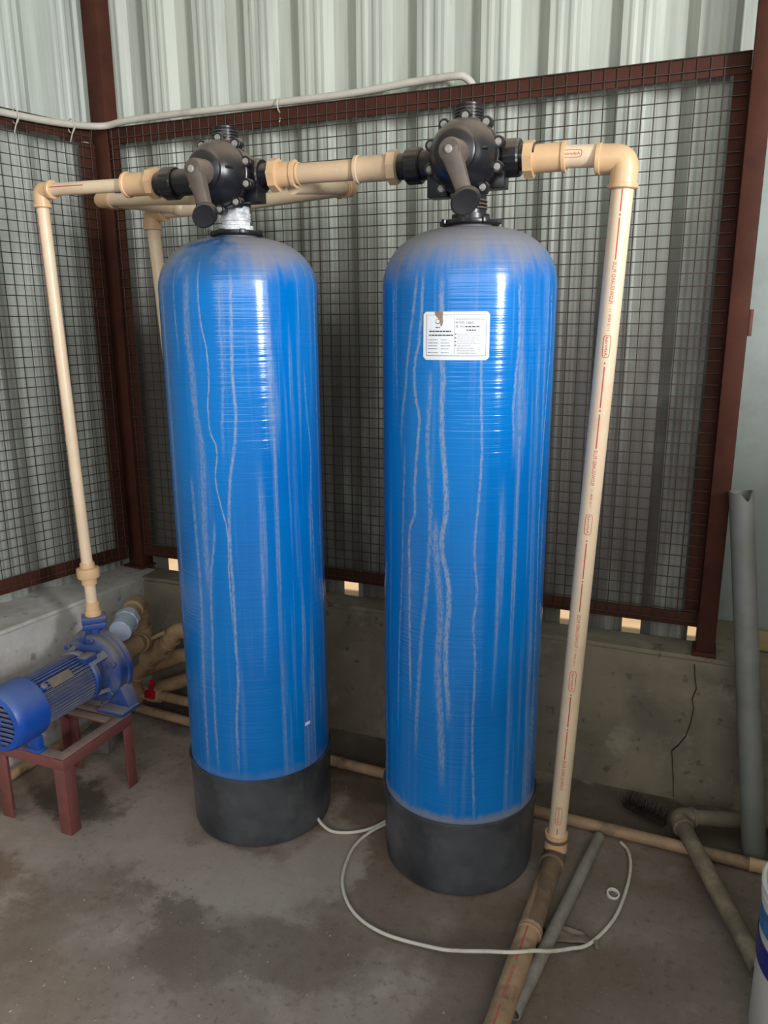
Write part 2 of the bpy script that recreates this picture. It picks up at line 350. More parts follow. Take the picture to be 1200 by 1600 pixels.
        if smooth:
            for p in me.polygons: p.use_smooth = True
            me.set_sharp_from_angle(angle=math.radians(ang))
        me.materials.append(MT[mat])
        ob = bpy.data.objects.new(name, me); COL.objects.link(ob)
        if root: ob.parent = root
        else: ob.location = off
        return ob
def root_off(o):
    p = V((0, 0, 0))
    while o: p = p + o.location; o = o.parent
    return p
def tag(o, label=None, cat=None, group=None, kind=None):
    if label: o['label'] = label
    if cat: o['category'] = cat
    if group: o['group'] = group
    if kind: o['kind'] = kind
    return o
def thing(name, loc, label, cat, group=None):
    o = bpy.data.objects.new(name, None); COL.objects.link(o); o.location = loc; o.empty_display_size = .1
    return tag(o, label, cat, group)
def fillet(pts, rad, n=7):
    pts = [V(q) for q in pts]; out = [pts[0]]
    for i in range(1, len(pts)-1):
        p = pts[i]; a = (pts[i-1]-p); b = (pts[i+1]-p); r = min(rad, a.length*0.49, b.length*0.49)
        A = p + a.normalized()*r; B = p + b.normalized()*r
        for k in range(n+1):
            q = k/n; out.append(A*(1-q)**2 + p*2*q*(1-q) + B*q*q)
    out.append(pts[-1]); return out
def smoothpath(pts, n=8):
    P = [V(q) for q in pts]; P = [P[0]*2-P[1]] + P + [P[-1]*2-P[-2]]; out = []
    for i in range(1, len(P)-2):
        for k in range(n):
            u = k/n; a, b, c_, d = P[i-1], P[i], P[i+1], P[i+2]
            out.append(((b*2) + (c_-a)*u + (a*2-b*5+c_*4-d)*u*u + (b*3-a-c_*3+d)*u**3)*0.5)
    out.append(P[-2]); return out
def elbow(corner, d1, d2, r, leg, name, mat, root, lip=0.003):
    c0 = V(corner); d1 = V(d1).normalized(); d2 = V(d2).normalized()
    m = MB(); m.tube(fillet([c0+d1*leg, c0, c0+d2*leg], r*0.8, 9), r, 24)
    for d in (d1, d2): m.lathe([(r, 0), (r+lip, 0.001), (r+lip, 0.009), (r, 0.011)], c0+d*(leg-0.011), d, 24)
    return m.build(name, mat, root)
def coupling(a, b, r, name, mat, root, lip=0.003, hexend=0):
    a = V(a); b = V(b); d = (b-a); L = d.length; m = MB()
    m.lathe([(0, 0), (r+lip, 0), (r+lip, .007), (r, .009), (r, L-.009), (r+lip, L-.007), (r+lip, L), (0, L)], a, d, 28)
    if hexend:
        o = a if hexend < 0 else b; dd = d.normalized()
        m.lathe([(0, 0), (r+.010, 0), (r+.010, .020), (0, .020)], o - dd*0.010, d, 8)
    return m.build(name, mat, root)
def text_verts(txt, size):
    cu = bpy.data.curves.new('t', 'FONT'); cu.body = txt; cu.size = size; cu.resolution_u = 2
    ob = bpy.data.objects.new('t', cu); COL.objects.link(ob)
    dg = bpy.context.evaluated_depsgraph_get(); me = bpy.data.meshes.new_from_object(ob.evaluated_get(dg))
    vs = [tuple(q.co[:2]) for q in me.vertices]; fs = [tuple(p.vertices) for p in me.polygons]
    bpy.data.objects.remove(ob); bpy.data.curves.remove(cu); bpy.data.meshes.remove(me)
    return vs, fs
def add_text(mb, txt, size, fn, width=None):
    vs, fs = text_verts(txt, size)
    if not vs: return
    x0 = min(q[0] for q in vs); x1 = max(q[0] for q in vs); k = (width/(x1-x0)) if width else 1.0
    mb.add([fn((q[0]-x0)*k, q[1]) for q in vs], fs)
def quad_strip(mb, fn, u0, u1, v0, v1, nu=1, nv=1):
    vs = [fn(u0+(u1-u0)*i/nu, v0+(v1-v0)*j/nv) for j in range(nv+1) for i in range(nu+1)]
    mb.add(vs, [(j*(nu+1)+i, j*(nu+1)+i+1, (j+1)*(nu+1)+i+1, (j+1)*(nu+1)+i) for j in range(nv) for i in range(nu)])

# ================================================================== SETTING
C0 = V((-2.062, 2.385, 0)); LD = V((-0.225, -0.974, 0)).normalized(); LN = V((0.974, -0.225, 0)).normalized()   # left wall line, inward normal
def struct(o, label, cat): return tag(o, label, cat, kind='structure')

m = MB()
m.add([(-3.6, -4, 0), (3.2, -4, 0), (3.2, 2.9, 0), (-3.6, 2.9, 0), (-3.6, -4, -.1), (3.2, -4, -.1), (3.2, 2.9, -.1), (-3.6, 2.9, -.1)],
      [(0, 1, 2, 3), (7, 6, 5, 4), (0, 4, 5, 1), (1, 5, 6, 2), (2, 6, 7, 3), (3, 7, 4, 0)])
struct(m.build('floor', 'floor', smooth=False), 'stained grey brown concrete floor with damp and darker patches', 'floor')
m = MB(); m.box((0, 8.6, .18), (24, 11.4, .1))
struct(m.build('ground_outside', 'ground', smooth=False), 'sunlit sandy ground outside, seen through the gaps under the sheet', 'ground')
m = MB(); m.add([(-3.7, -4, 3.5), (3.3, -4, 3.5), (3.3, 2.75, 3.05), (-3.7, 2.75, 3.05), (-3.7, -4, 3.52), (3.3, -4, 3.52), (3.3, 2.75, 3.07), (-3.7, 2.75, 3.07)],
      [(0, 3, 2, 1), (4, 5, 6, 7), (0, 1, 5, 4), (1, 2, 6, 5), (2, 3, 7, 6), (3, 0, 4, 7)])
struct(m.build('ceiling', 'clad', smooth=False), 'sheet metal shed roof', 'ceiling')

def rough_block(name, poly, z0, z1, mat, amp, label, n=0.06):
    """upright block over a plan polygon, hand-plastered: subdivided and uneven"""
    m = MB(); m.prism([(x, y, z0) for x, y in poly], (0, 0, z0), (0, 0, z1))
    me = bpy.data.meshes.new(name); me.from_pydata(m.v, [], m.f); bm = bmesh.new(); bm.from_mesh(me)
    bmesh.ops.recalc_face_normals(bm, faces=bm.faces)
    bmesh.ops.bevel(bm, geom=[e for e in bm.edges if all(abs(v.co.z-z1) < 1e-4 for v in e.verts)], offset=.012, segments=2, affect='EDGES')
    bmesh.ops.triangulate(bm, faces=[f for f in bm.faces if len(f.verts) > 4])
    for _ in range(6):
        es = [e for e in bm.edges if e.calc_length() > n]
        if not es: break
        bmesh.ops.subdivide_edges(bm, edges=es, cuts=1, use_grid_fill=True)
    for v in bm.verts:
        if v.co.z > z0+.005:
            k = mnoise.noise(v.co*7)*amp + mnoise.noise(v.co*22)*amp*.4
            v.co += V((k, k*.8, k*.8))
    bm.to_mesh(me); bm.free()
    for p in me.polygons: p.use_smooth = True
    me.set_sharp_from_angle(angle=math.radians(40)); me.materials.append(MT[mat])
    ob = bpy.data.objects.new(name, me); COL.objects.link(ob); return struct(ob, label, 'wall')
pb = rough_block('wall_plinth_back', [(-2.10, 2.316), (0.185, 2.316), (0.185, 2.452), (-2.12, 2.452)], 0, .482, 'plinth', .004, 'low stained concrete kerb under the back sheet wall')
pl_ = rough_block('wall_plinth_left', [(-1.972, 2.312), (-2.03, 1.70), (-2.16, .3), (-2.72, .3), (-2.15, 2.43), (-1.98, 2.43)], 0, .485, 'plinth_left', .006, 'low whitewashed concrete kerb under the left sheet wall')
rough_block('wall_plinth_right', [(0.19, 2.66), (3.2, 2.66), (3.2, 2.9), (0.19, 2.9)], 0, .40, 'plinth', .005, 'dark low kerb in the recess behind the grey leaning pipe')
rough_block('wall_plinth_return', [(0.187, 2.44), (0.187, 2.9), (0.05, 2.9), (0.05, 2.455)], 0, .47, 'plinth', .003, 'short return of the concrete kerb at the recess')

# corrugated sheet: flat pans, trapezoid ribs pressed outward, two small stiffening ribs in each pan
def sheet_profile(x0, x1, c0, pitch=.2):
    pts = []; k = math.floor((x0-c0)/pitch)-1
    while True:
        c = c0+k*pitch; k += 1
        if c-.06 > x1: break
        for dx, dep in ((-.055, 0), (-.032, .030), (.026, .030), (.058, 0), (.074, 0), (.082, -.003), (.090, -.003), (.098, 0), (.110, 0), (.118, -.003), (.126, -.003), (.134, 0)):
            if x0 <= c+dx <= x1: pts.append((c+dx, dep))
    return [(x0, 0)] + pts + [(x1, 0)]
def sheet(name, x0, x1, c0, z0, zgap, z1, place, mat):
    pr = sheet_profile(x0, x1, c0); m = MB()
    for (xa, da), (xb, db) in zip(pr, pr[1:]):
        a0 = zgap if (da > .02 and db > .02) else z0                 # the rib crests stop short of the kerb: small openings
        vs = []
        for th in (0, .0012):
            vs += [place(xa, da+th, a0), place(xb, db+th, a0), place(xb, db+th, z1), place(xa, da+th, z1)]
        m.add(vs, [(0, 1, 2, 3), (7, 6, 5, 4), (0, 4, 5, 1)])
    return m.build(name, mat, smooth=False)
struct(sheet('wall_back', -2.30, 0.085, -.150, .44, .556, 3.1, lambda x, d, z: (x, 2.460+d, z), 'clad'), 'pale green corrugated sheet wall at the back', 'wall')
CL = C0 - LN*0.075
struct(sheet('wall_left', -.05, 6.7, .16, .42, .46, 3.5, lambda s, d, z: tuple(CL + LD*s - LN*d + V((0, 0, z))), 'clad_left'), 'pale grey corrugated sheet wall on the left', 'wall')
m = MB(); m.box((1.65, 2.71, 1.75), (3.1, .02, 2.62))
m.box((1.2, 2.697, 1.75), (.03, .012, 2.62)); m.box((2.2, 2.697, 1.75), (.03, .012, 2.62))
struct(m.build('wall_right', 'white_sheet', smooth=False), 'plain white sheet wall of the recess behind the brown post', 'wall')

m = MB(); m.box((.092, 2.585, 1.78), (.006, .26, 2.64))
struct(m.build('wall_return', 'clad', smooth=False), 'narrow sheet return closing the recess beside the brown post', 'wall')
m = MB(); m.box((1.06, 1.42, .70), (.11, 2.5, 1.4))  # unseen low wall, added to shade the lower right corner
struct(m.build('wall_shade_added', 'plinth', smooth=False, bevel=.01), 'added low plastered side wall right of the bucket, shading the corner', 'wall')
# crack in the kerb face: a thin dark cleft
cr = [(0.045, .462), (0.050, .42), (0.057, .385), (0.048, .35), (0.055, .32), (0.050, .268), (0.040, .222), (0.022, .19), (0.005, .167), (0.012, .11), (0.017, .07), (0.021, .012)]
m = MB()
for (xa, za), (xb, zb) in zip(cr, cr[1:]):
    wa = .0007 + .0007*random.random()
    m.prism([(xa-wa, 2.309, za), (xa+wa, 2.309, za), (xb+wa, 2.309, zb), (xb-wa, 2.309, zb)], (0, 0, 0), (0, .012, 0))
cko = m.build('crack', 'crack', pb, smooth=False); tag(cko, 'thin jagged dark crack')

# posts
pc = thing('steel_post', (-2.085, 2.425, .49), 'brown square steel post standing in the corner of the two sheet walls', 'post')
RZ = Matrix.Rotation(math.radians(-6), 3, 'Z')
m = MB(); m.box((-2.072, 2.440, 1.79), (.074, .074, 2.6), RZ); m.build('tube', 'steel', pc, bevel=.004)
m = MB(); m.box((-2.072, 2.432, .494), (.10, .10, .008), RZ); m.build('base_plate', 'steel', pc, bevel=.002)
pr_ = thing('steel_post', (.069, 2.38, .49), 'brown square steel post on the kerb beside the grey leaning pipe', 'post')
m = MB(); m.box((.070, 2.375, 1.79), (.052, .072, 2.6)); m.build('tube', 'steel', pr_, bevel=.004)
m = MB(); m.box((.068, 2.366, .490), (.066, .092, .014)); m.build('base_plate', 'steel', pr_, bevel=.002)
m = MB(); m.cyl((.100, 2.352, 1.41), (.100, 2.352, 1.48), .0065); m.box((.097, 2.358, 1.445), (.006, .02, .05)); m.build('hinge', 'rust', pr_)

# mesh panels --------------------------------------------------------
def wire_mesh(name, L, ver):
    m = MB(); h = L/2
    m.tube([(0, 0, -h), (0, 0, h)] if ver else [(-h, 0, 0), (h, 0, 0)], .00165, 5, False)
    me = bpy.data.meshes.new(name); me.from_pydata(m.v, [], m.f); me.materials.append(MT['wire']); return me
PITCH = .0338
def wires(root, n_v, n_h, place, lv, lh, rotz, z0, zmid, smid):
    mv = wire_mesh('wire', lv, True); mh = wire_mesh('wire', lh, False); base = root_off(root)
    for i in range(n_v):
        o = bpy.data.objects.new('wire', mv); COL.objects.link(o); o.parent = root
        o.location = V(place(i, None, zmid)) - base; o.rotation_euler = (random.uniform(-.0006, .0006), random.uniform(-.0012, .0012), rotz)
    for j in range(n_h):
        o = bpy.data.objects.new('wire', mh); COL.objects.link(o); o.parent = root
        o.location = V(place(None, smid, z0+j*PITCH)) - base; o.rotation_euler = (0, random.uniform(-.0008, .0008), rotz)
pan = thing('mesh_panel', (-1.0, 2.40, .53), 'rusty brown steel framed wire mesh panel behind the blue tanks', 'mesh panel')
X0, X1, ZB, ZT = -2.025, .0434, .546, 2.122
m = MB(); m.box(((X0+X1)/2, 2.399, ZT-.027), (X1-X0, .005, .054)); m.box(((X0+X1)/2, 2.421, ZT-.0025), (X1-X0, .046, .005)); m.build('top_rail', 'steel', pan, bevel=.001)
m = MB(); m.box(((X0+X1)/2, 2.399, ZB+.022), (X1-X0, .005, .044)); m.box(((X0+X1)/2, 2.421, ZB+.0025), (X1-X0, .046, .005)); m.build('bottom_rail', 'steel', pan, bevel=.001)
for xs in (X0+.020, X1-.020):
    m = MB(); m.box((xs, 2.402, (ZB+ZT)/2), (.040, .004, ZT-ZB-.09)); m.box((xs + (.0185 if xs > -1 else -.0185), 2.422, (ZB+ZT)/2), (.004, .042, ZT-ZB-.09)); m.build('stile', 'steel', pan, bevel=.001)
nv = int((X1-X0-.02)/PITCH)
wires(pan, nv, 47, lambda i, s_, z: (X0+.012+i*PITCH, 2.3945, z) if s_ is None else (s_, 2.3915, z), ZT-ZB-.012, X1-X0-.01, 0, ZB+.018, (ZB+ZT)/2, (X0+X1)/2)
SL_ = 1.55
pnl = thing('mesh_panel', tuple(C0 + LD*.8 + V((0, 0, .53))), 'rusty brown steel framed wire mesh panel on the left wall', 'mesh panel')
rz = math.atan2(LD.y, LD.x)
def LP(s_, d, z): return C0 + LD*s_ + LN*d + V((0, 0, z))
for zc, nm in ((ZT-.027, 'top_rail'), (ZB+.022, 'bottom_rail')):
    m = MB(); m.bar(LP(.03, 0, zc), LP(SL_, 0, zc), .005, .052); m.bar(LP(.03, -.022, zc + (.024 if zc > 1 else -.022)), LP(SL_, -.022, zc + (.024 if zc > 1 else -.022)), .046, .005); m.build(nm, 'steel', pnl, bevel=.001)
for s_ in (.05, SL_-.02):
    m = MB(); m.bar(LP(s_, -.003, ZB+.046), LP(s_, -.003, ZT-.056), .004, .062, LD); m.build('stile', 'steel', pnl, bevel=.001)
wires(pnl, int((SL_-.05)/PITCH), 47, lambda i, s_, z: LP(.04+i*PITCH, .0045, z) if s_ is None else LP(s_, .0078, z), ZT-ZB-.012, SL_-.04, rz, ZB+.018, (ZB+ZT)/2, (SL_+.03)/2)

# ================================================================== TANKS
TRc = V((-.536, 1.850, 0)); TLc = V((-1.149, 1.813, 0)); TR_ = .205
def tank(c, mat, label, name='filter_tank'):
    r = thing(name, tuple(c), label, 'tank', 'tall blue filter tanks')
    prof = [(.0, .10), (.19, .10), (TR_, .13)] + [(TR_, .13+(1.535-.13)*k/24) for k in range(1, 25)]
    for k in range(1, 15):
        a = math.pi/2*k/14; prof.append((.052 + (TR_-.052)*math.cos(a)**.92 if k < 14 else .052, 1.535 + .128*math.sin(a)))
    prof += [(.052, 1.668), (.0, 1.668)]
    m = MB(); m.lathe(prof, c, (0, 0, 1), 96); m.build('tank_body', mat, r, ang=60)
    m = MB(); m.lathe([(.0, 0), (.192, 0), (.201, .006), (.2045, .02), (.209, .205), (.2105, .213), (.2105, .219), (.208, .221), (.2052, .219), (.2052, .15), (.15, .10), (0, .10)], c, (0, 0, 1), 96); b = m.build('base_boot', 'boot', r, ang=30)
    m = MB(); m.lathe([(.2085, 0), (.2125, .001), (.2125, .005), (.2085, .006)], c+V((0, 0, .2150)), (0, 0, 1), 96); m.build('rim_lip', 'boot', b)
    m = MB(); m.lathe([(0, 0), (.066, 0), (.068, .003), (.068, .011), (.060, .013), (.0, .013)], c+V((0, 0, 1.668)), (0, 0, 1), 40)
    for k in range(8):
        a = 2*math.pi*k/8; m.box(c+V((.060*math.cos(a), .060*math.sin(a), 1.676)), (.026, .014, .011), Matrix.Rotation(a, 3, 'Z'))
    m.build('neck_collar', 'black', r, bevel=.0008)
    return r
tR = tank(TRc, 'tank_r', 'tall blue filter tank with a white sticker on its front')
tL = tank(TLc, 'tank_l', 'tall blue filter tank nearest the pump, without a sticker')
# sticker
def on_tank(c, r):
    return lambda th, z: (c.x + r*math.sin(th), c.y - r*math.cos(th), z)
F = on_tank(TRc, .2062); th0, th1, zb, zt = -.212, .505, 1.372, 1.4745
m = MB(); NUM = 24
out = [(th0+.022, zb), (th1-.022, zb), (th1, zb+.006), (th1, zt-.006), (th1-.022, zt), (th0+.022, zt), (th0, zt-.006), (th0, zb+.006)]
cols = []
for i in range(NUM+1):
    th = th0+(th1-th0)*i/NUM; e = min(th-th0, th1-th)/.022; cut = .006*max(0, 1-e); cols.append((th, zb+cut, zt-cut))
F0 = on_tank(TRc, .2052)
for (a, a0, a1), (b, b0, b1) in zip(cols, cols[1:]):
    m.add([F(a, a0), F(b, b0), F(b, b1), F(a, a1), F0(a, a0), F0(b, b0), F0(b, b1), F0(a, a1)], [(0, 1, 2, 3), (0, 4, 5, 1), (3, 2, 6, 7)])
stk = m.build('sticker', 'white_label', tR, ang=60); tag(stk, 'white printed data sticker')
F2 = on_tank(TRc, .2064); sw = th1-th0; sh = zt-zb
def lab(u, v): return F2(th0+sw*u, zb+sh*v)          # u, v 0..1 over the sticker
m = MB()
for (u0, u1, v0, v1) in ((.055, .95, .085, .096), (.055, .95, .93, .936), (.053, .059, .085, .936), (.944, .95, .085, .936), (.487, .491, .13, .88)): quad_strip(m, lab, u0, u1, v0, v1, 16)
m.build('border', 'grey_ink', stk, smooth=False)
m = MB(); rnd = random.Random(3)
def dashes(u0, u1, v, h, wmin=.012, wmax=.05):
    u = u0
    while u < u1:
        L_ = min(rnd.uniform(wmin, wmax), u1-u); quad_strip(m, lab, u, u+L_, v-h/2, v+h/2, 2); u += L_+.008
for v in (.42, .355, .295, .235, .155): dashes(.08, .235, v, .014); dashes(.285, .285+rnd.uniform(.08, .18), v, .012)
for k, v in enumerate((.54, .50, .46, .42, .38, .345, .31, .275, .24, .205, .17, .135)): dashes(.53, rnd.uniform(.66, .88), v, .008, .02, .06)
dashes(.51, .93, .845, .016, .02, .05)
tag(m.build('small_print', 'grey_ink', stk, smooth=False), kind='stuff')
m = MB()
dashes(.10, .44, .595, .026, .03, .07); dashes(.095, .47, .515, .024, .03, .07)
for v in (.54, .46, .385, .31): quad_strip(m, lab, .497, .515, v-.012, v+.012)
def lt(u0, v0): return lambda x, y: lab(u0 + x/(sw*.2064), v0 + y/sh)
add_text(m, 'MODEL :', .0062, lt(.505, .755)); add_text(m, '1665', .0088, lt(.665, .745))
add_text(m, 'SR. NO.', .0062, lt(.505, .675)); dashes(.645, .86, .69, .026, .02, .06); dashes(.665, .80, .62, .026, .02, .05)
N_ = 20                                                    # round emblem, a thick broken ring
for k in range(N_):
    a, b = 2*math.pi*k/N_, 2*math.pi*(k+1)/N_; k1 = .0042; k2 = .0056 if math.sin(a) < .2 else .0049
    def ring(r_, a_): return lab(.235 + r_*math.cos(a_)/(sw*.2064), .80 + r_*math.sin(a_)/sh)
    m.add([ring(k1, a), ring(k2, a), ring(k2, b), ring(k1, b)], [(0, 1, 2, 3)])
dashes(.20, .27, .675, .018)
tag(m.build('lettering', 'dark_ink', stk, smooth=False), kind='stuff')
F3 = on_tank(TRc, .2066); m = MB()
def lab3(u, v): return F3(th0+sw*u, zb+sh*v)
mud = [(.185, 1.0, .315, 1.0), (.195, .93, .31, .93), (.225, .88, .31, .86), (.265, .82, .315, .80), (.275, .75, .31, .74), (.28, .70, .295, .70)]
for (a, va, b, vb), (c_, vc, d, vd) in zip(mud, mud[1:]): m.add([lab3(a, va), lab3(b, vb), lab3(d, vd), lab3(c_, vc)], [(0, 1, 2, 3)])
m.build('mud_run', 'mud', stk, smooth=False)
# small white tag on the left tank, low on its right side
m = MB(); FT = on_tank(TLc, .2085)
quad_strip(m, FT, 1.20, 1.29, .352, .362); m.add([FT(1.2, .362), FT(1.29, .362), FT(1.29, .352), FT(1.2, .352)], [(0, 1, 2, 3)])
m.add([FT(1.20, .352), FT(1.29, .352), on_tank(TLc, .2045)(1.29, .352), on_tank(TLc, .2045)(1.20, .352)], [(0, 1, 2, 3)])
m.build('paper_tag', 'white_label', tL, smooth=False)

# ================================================================== VALVE HEADS
def valve(c, label, lever_dx, white, lenL, lenR):
    r = thing('valve_head', tuple(c+V((0, 0, 1.681))), label, 'valve', 'black valve heads on the tanks')
    C = c + V((0, 0, 1.809)); f = V((0, -1, 0))
    # neck below, screwed into the tank
    m = MB(); m.lathe([(0, 0), (.044, 0), (.044, .012), (.036, .014), (.036, .022), (.039, .024), (.036, .028), (.039, .032), (.036, .036), (.039, .040), (.036, .044), (.036, .075), (0, .075)], c+V((0, 0, 1.681)), (0, 0, 1), 28)
    m.build('threaded_neck', 'tape' if white else 'black', r)
    # rear body drum
    m = MB(); m.lathe([(0, -.055), (.048, -.055), (.060, -.045), (.068, -.01), (.070, .052), (0, .052)], C, f, 36)
    m.cyl(C+V((0, 0, -.07)), C+V((0, 0, -.03)), .040); m.cyl(C+V((-.085, .0, 0)), C+V((.06, 0, 0)), .030)
    m.cyl(C+V((.0, 0, .03)), C+V((.0, 0, .066)), .029)
    m.box(C+V((-.07, -.012, -.052)), (.05, .05, .05)); m.box(C+V((.06, -.01, -.045)), (.05, .045, .04))
    m.build('body', 'black', r, bevel=.0015)
    # scalloped flange and cover
    m = MB(); m.lathe([(0, .052), (.078, .052), (.080, .054), (.080, .066), (.078, .068), (0, .068)], C, f, 96)
    for k in range(10):
        a = 2*math.pi*k/10 + .28; pb_ = C + V((.0815*math.cos(a), 0, .0815*math.sin(a))); m.lathe([(0, .050), (.0135, .050), (.0135, .0665), (.012, .0685), (0, .0685)], pb_, f, 16)
    m.build('flange', 'black', r)
    m = MB(); m.lathe([(.077, .066), (.077, .074), (.074, .084), (.068, .098), (.060, .112), (.052, .122), (.046, .127), (.046, .134), (.040, .138), (0, .138)], C, f, 44)
    m.box(C+V((.052, -.112, .004)), (.028, .016, .006)); m.build('cover', 'black', r, bevel=.0006)
    for k in range(10):
        a = 2*math.pi*k/10 + .28; pb_ = C + V((.0815*math.cos(a), 0, .0815*math.sin(a)))
        m = MB(); m.lathe([(0, 0), (.0078, 0), (.0078, .0015), (.0060, .0018), (.0060, .0060), (0, .0062)], pb_+f*.0675, f, 12); m.build('bolt', 'bolt', r, ang=25)
    # lever
    P0 = C + V((.004, -.172, -.008)); P1 = C + V((lever_dx, -.165, -.092))
    lv = MB(); d = (P1-P0).normalized(); n = V((0, -1, 0)); u = d.cross(n)
    lv.lathe([(0, .132), (.030, .132), (.028, .150), (.026, .176), (.022, .184), (0, .187)], C+V((.004, 0, -.008)), f, 28)
    secs = [(0, .024, .017), (.3, .021, .015), (.7, .018, .0135), (1.0, .017, .012)]; vs = []; fs = []
    for q, hw, ht in secs:
        p = P0.lerp(P1, q)
        for k in range(12):
            a = 2*math.pi*k/12; ca, sa = math.cos(a), math.sin(a)
            vs.append(p + u*hw*math.copysign(abs(ca)**.6, ca) + n*ht*math.copysign(abs(sa)**.6, sa))
    for i in range(len(secs)-1):
        for k in range(12): k2 = (k+1) % 12; fs.append((i*12+k, i*12+k2, (i+1)*12+k2, (i+1)*12+k))
    fs += [tuple(range(12)), tuple(36+k for k in range(12))]
    lv.add(vs, fs); l = lv.build('lever', 'lever', r)
    m = MB(); m.lathe([(0, 0), (.0085, 0), (.0085, .003), (.006, .005), (0, .005)], C+V((.004, -.187, -.008)), f, 16); m.build('pivot_pin', 'bolt', l)
    Rk = Matrix.Rotation(math.radians(28), 3, 'Y') @ Matrix.Rotation(math.radians(-22), 3, 'X')
    m = MB(); kc = C + V((lever_dx+.004, -.172, -.108))
    m.lathe([(0, -.012), (.022, -.012), (.031, -.007), (.034, .0), (.033, .008), (.029, .0125), (.024, .012), (0, .009)], V((0, 0, 0)), (0, -1, 0), 32)
    Rk = Matrix.Rotation(math.radians(-32), 3, 'Y') @ Matrix.Rotation(math.radians(24), 3, 'X')
    m.v = [tuple(kc + Rk @ V((q[0]*1.0, q[1], q[2]*.80))) for q in m.v]
    m.build('knob', 'knob', l)
    # top port with open thread
    m = MB(); h = [(.027, .05), (.027, .068)]
    for k in range(5): h += [(.0285, .0695+k*.0066), (.0285, .0720+k*.0066), (.0262, .0738+k*.0066), (.0262, .0752+k*.0066)]
    h += [(.0275, .104), (.0275, .108), (.022, .108), (.022, .06), (0, .06)]
    m.lathe([(q*1.14, z_) for q, z_ in h], C+V((0, -.030, .002)), (0, 0, 1), 32); m.build('threaded_port', 'black', r)
    # side unions
    for s, ln in ((-1, lenL), (1, lenR)):
        n0 = ln - .068; n1 = ln - .030
        m = MB(); m.lathe([(0, n0), (.037, n0), (.040, n0+.004), (.040, n1-.004), (.037, n1), (0, n1)], C, (s, 0, 0), 64, lambda a: 1 + .022*(math.cos(16*a) > 0))
        m.build('union_nut', 'black', r)
        m = MB(); m.lathe([(0, .04), (.033, .04), (.033, n0+.003), (.029, n0+.02), (.029, ln+.004), (0, ln+.004)], C, (s, 0, 0), 28); m.build('port', 'black', r)
    return r
valve(TRc, 'black valve head with lever on the stickered blue tank', .034, False, .187, .144)
valve(TLc, 'black valve head with lever and white thread tape on the blue tank nearest the pump', .022, True, .240, .118)

# ================================================================== PIPE RUNS
def pipe_print(root_part, A, B, r, items, side, mat='red_ink'):
    """printed line, dots, lettering and ovals on a pipe; items are (kind, t0, t1, text); side = direction the print faces"""
    A = V(A); B = V(B); d = (B-A).normalized(); L = (B-A).length; n = V(side); n = (n - d*n.dot(d)).normalized(); u = d.cross(n); rr = r+.0004
    def at(s, w_): a = w_/rr; return A + d*s + (n*math.cos(a) + u*math.sin(a))*rr
    m = MB()
    for it in items:
        k, t0, t1 = it[:3]; s0, s1 = t0*L, t1*L
        if k == 'line': quad_strip(m, at, s0, s1, -.0012, .0012)
        elif k == 'dot': quad_strip(m, at, s0, s0+.004, -.0016, .0016)
        elif k == 'text': add_text(m, it[3], .0115, lambda x, y, s1=s1: at(s1-x, -(y-.004)), width=(s1-s0))
        elif k == 'small': add_text(m, it[3], .0065, lambda x, y, s1=s1: at(s1-x, -(y-.002)), width=(s1-s0))
        elif k == 'oval':
            pts = []; h = .0085; w2 = (s1-s0)/2; cx = (s0+s1)/2
            for q in range(28):
                a = 2*math.pi*q/28; ca, sa = math.cos(a), math.sin(a)
                pts.append((math.copysign(abs(ca)**.45, ca), math.copysign(abs(sa)**.45, sa)))
            for q in range(28):
                a, b = pts[q], pts[(q+1) % 28]
                m.add([at(cx+a[0]*w2, a[1]*h), at(cx+b[0]*w2, b[1]*h), at(cx+b[0]*(w2-.0012), b[1]*(h-.0012)), at(cx+a[0]*(w2-.0012), a[1]*(h-.0012))], [(0, 1, 2, 3)])
            add_text(m, it[3], .0085, lambda x, y, s1=s1: at(s1-.004-x, -(y-.003)), width=(s1-s0)-.008)
    o = m.build('printed_marking', mat, root_part, smooth=False); tag(o, 'red printed lettering and line', kind='stuff'); return o

# right outlet run: valve -> elbow -> long leaning riser -> floor elbow -> floor pipe
ro = thing('outlet_pipe', (-.268, 1.88, 0), 'cream pipe run dropping from the stickered tank to the floor', 'pipe')
zr = 1.803
A = V((-.196, 1.850, 1.790)); B = V((-.268, 1.882, .062)); dn = (B-A).normalized()
m = MB(); m.cyl((-.335, 1.85, zr), (-.215, 1.85, zr-.006), .0235); hp = m.build('pipe', 'cpvc', ro)
pipe_print(hp, (-.335, 1.85, zr), (-.215, 1.85, zr-.006), .0235, [('oval', .05, .42, 'Ashirvad')], (0.1, -1, .1))
coupling((-.402, 1.85, zr), (-.322, 1.85, zr), .030, 'coupling', 'cpvc_fit', ro, hexend=-1)
elbow(A, (-1, 0, .04), dn, .0295, .062, 'elbow', 'cpvc_fit', ro)
m = MB(); m.cyl(A+dn*.05, B, .0238, seg=32); rp = m.build('pipe', 'cpvc', ro)
FG = 'FLOWGUARD PLUS'
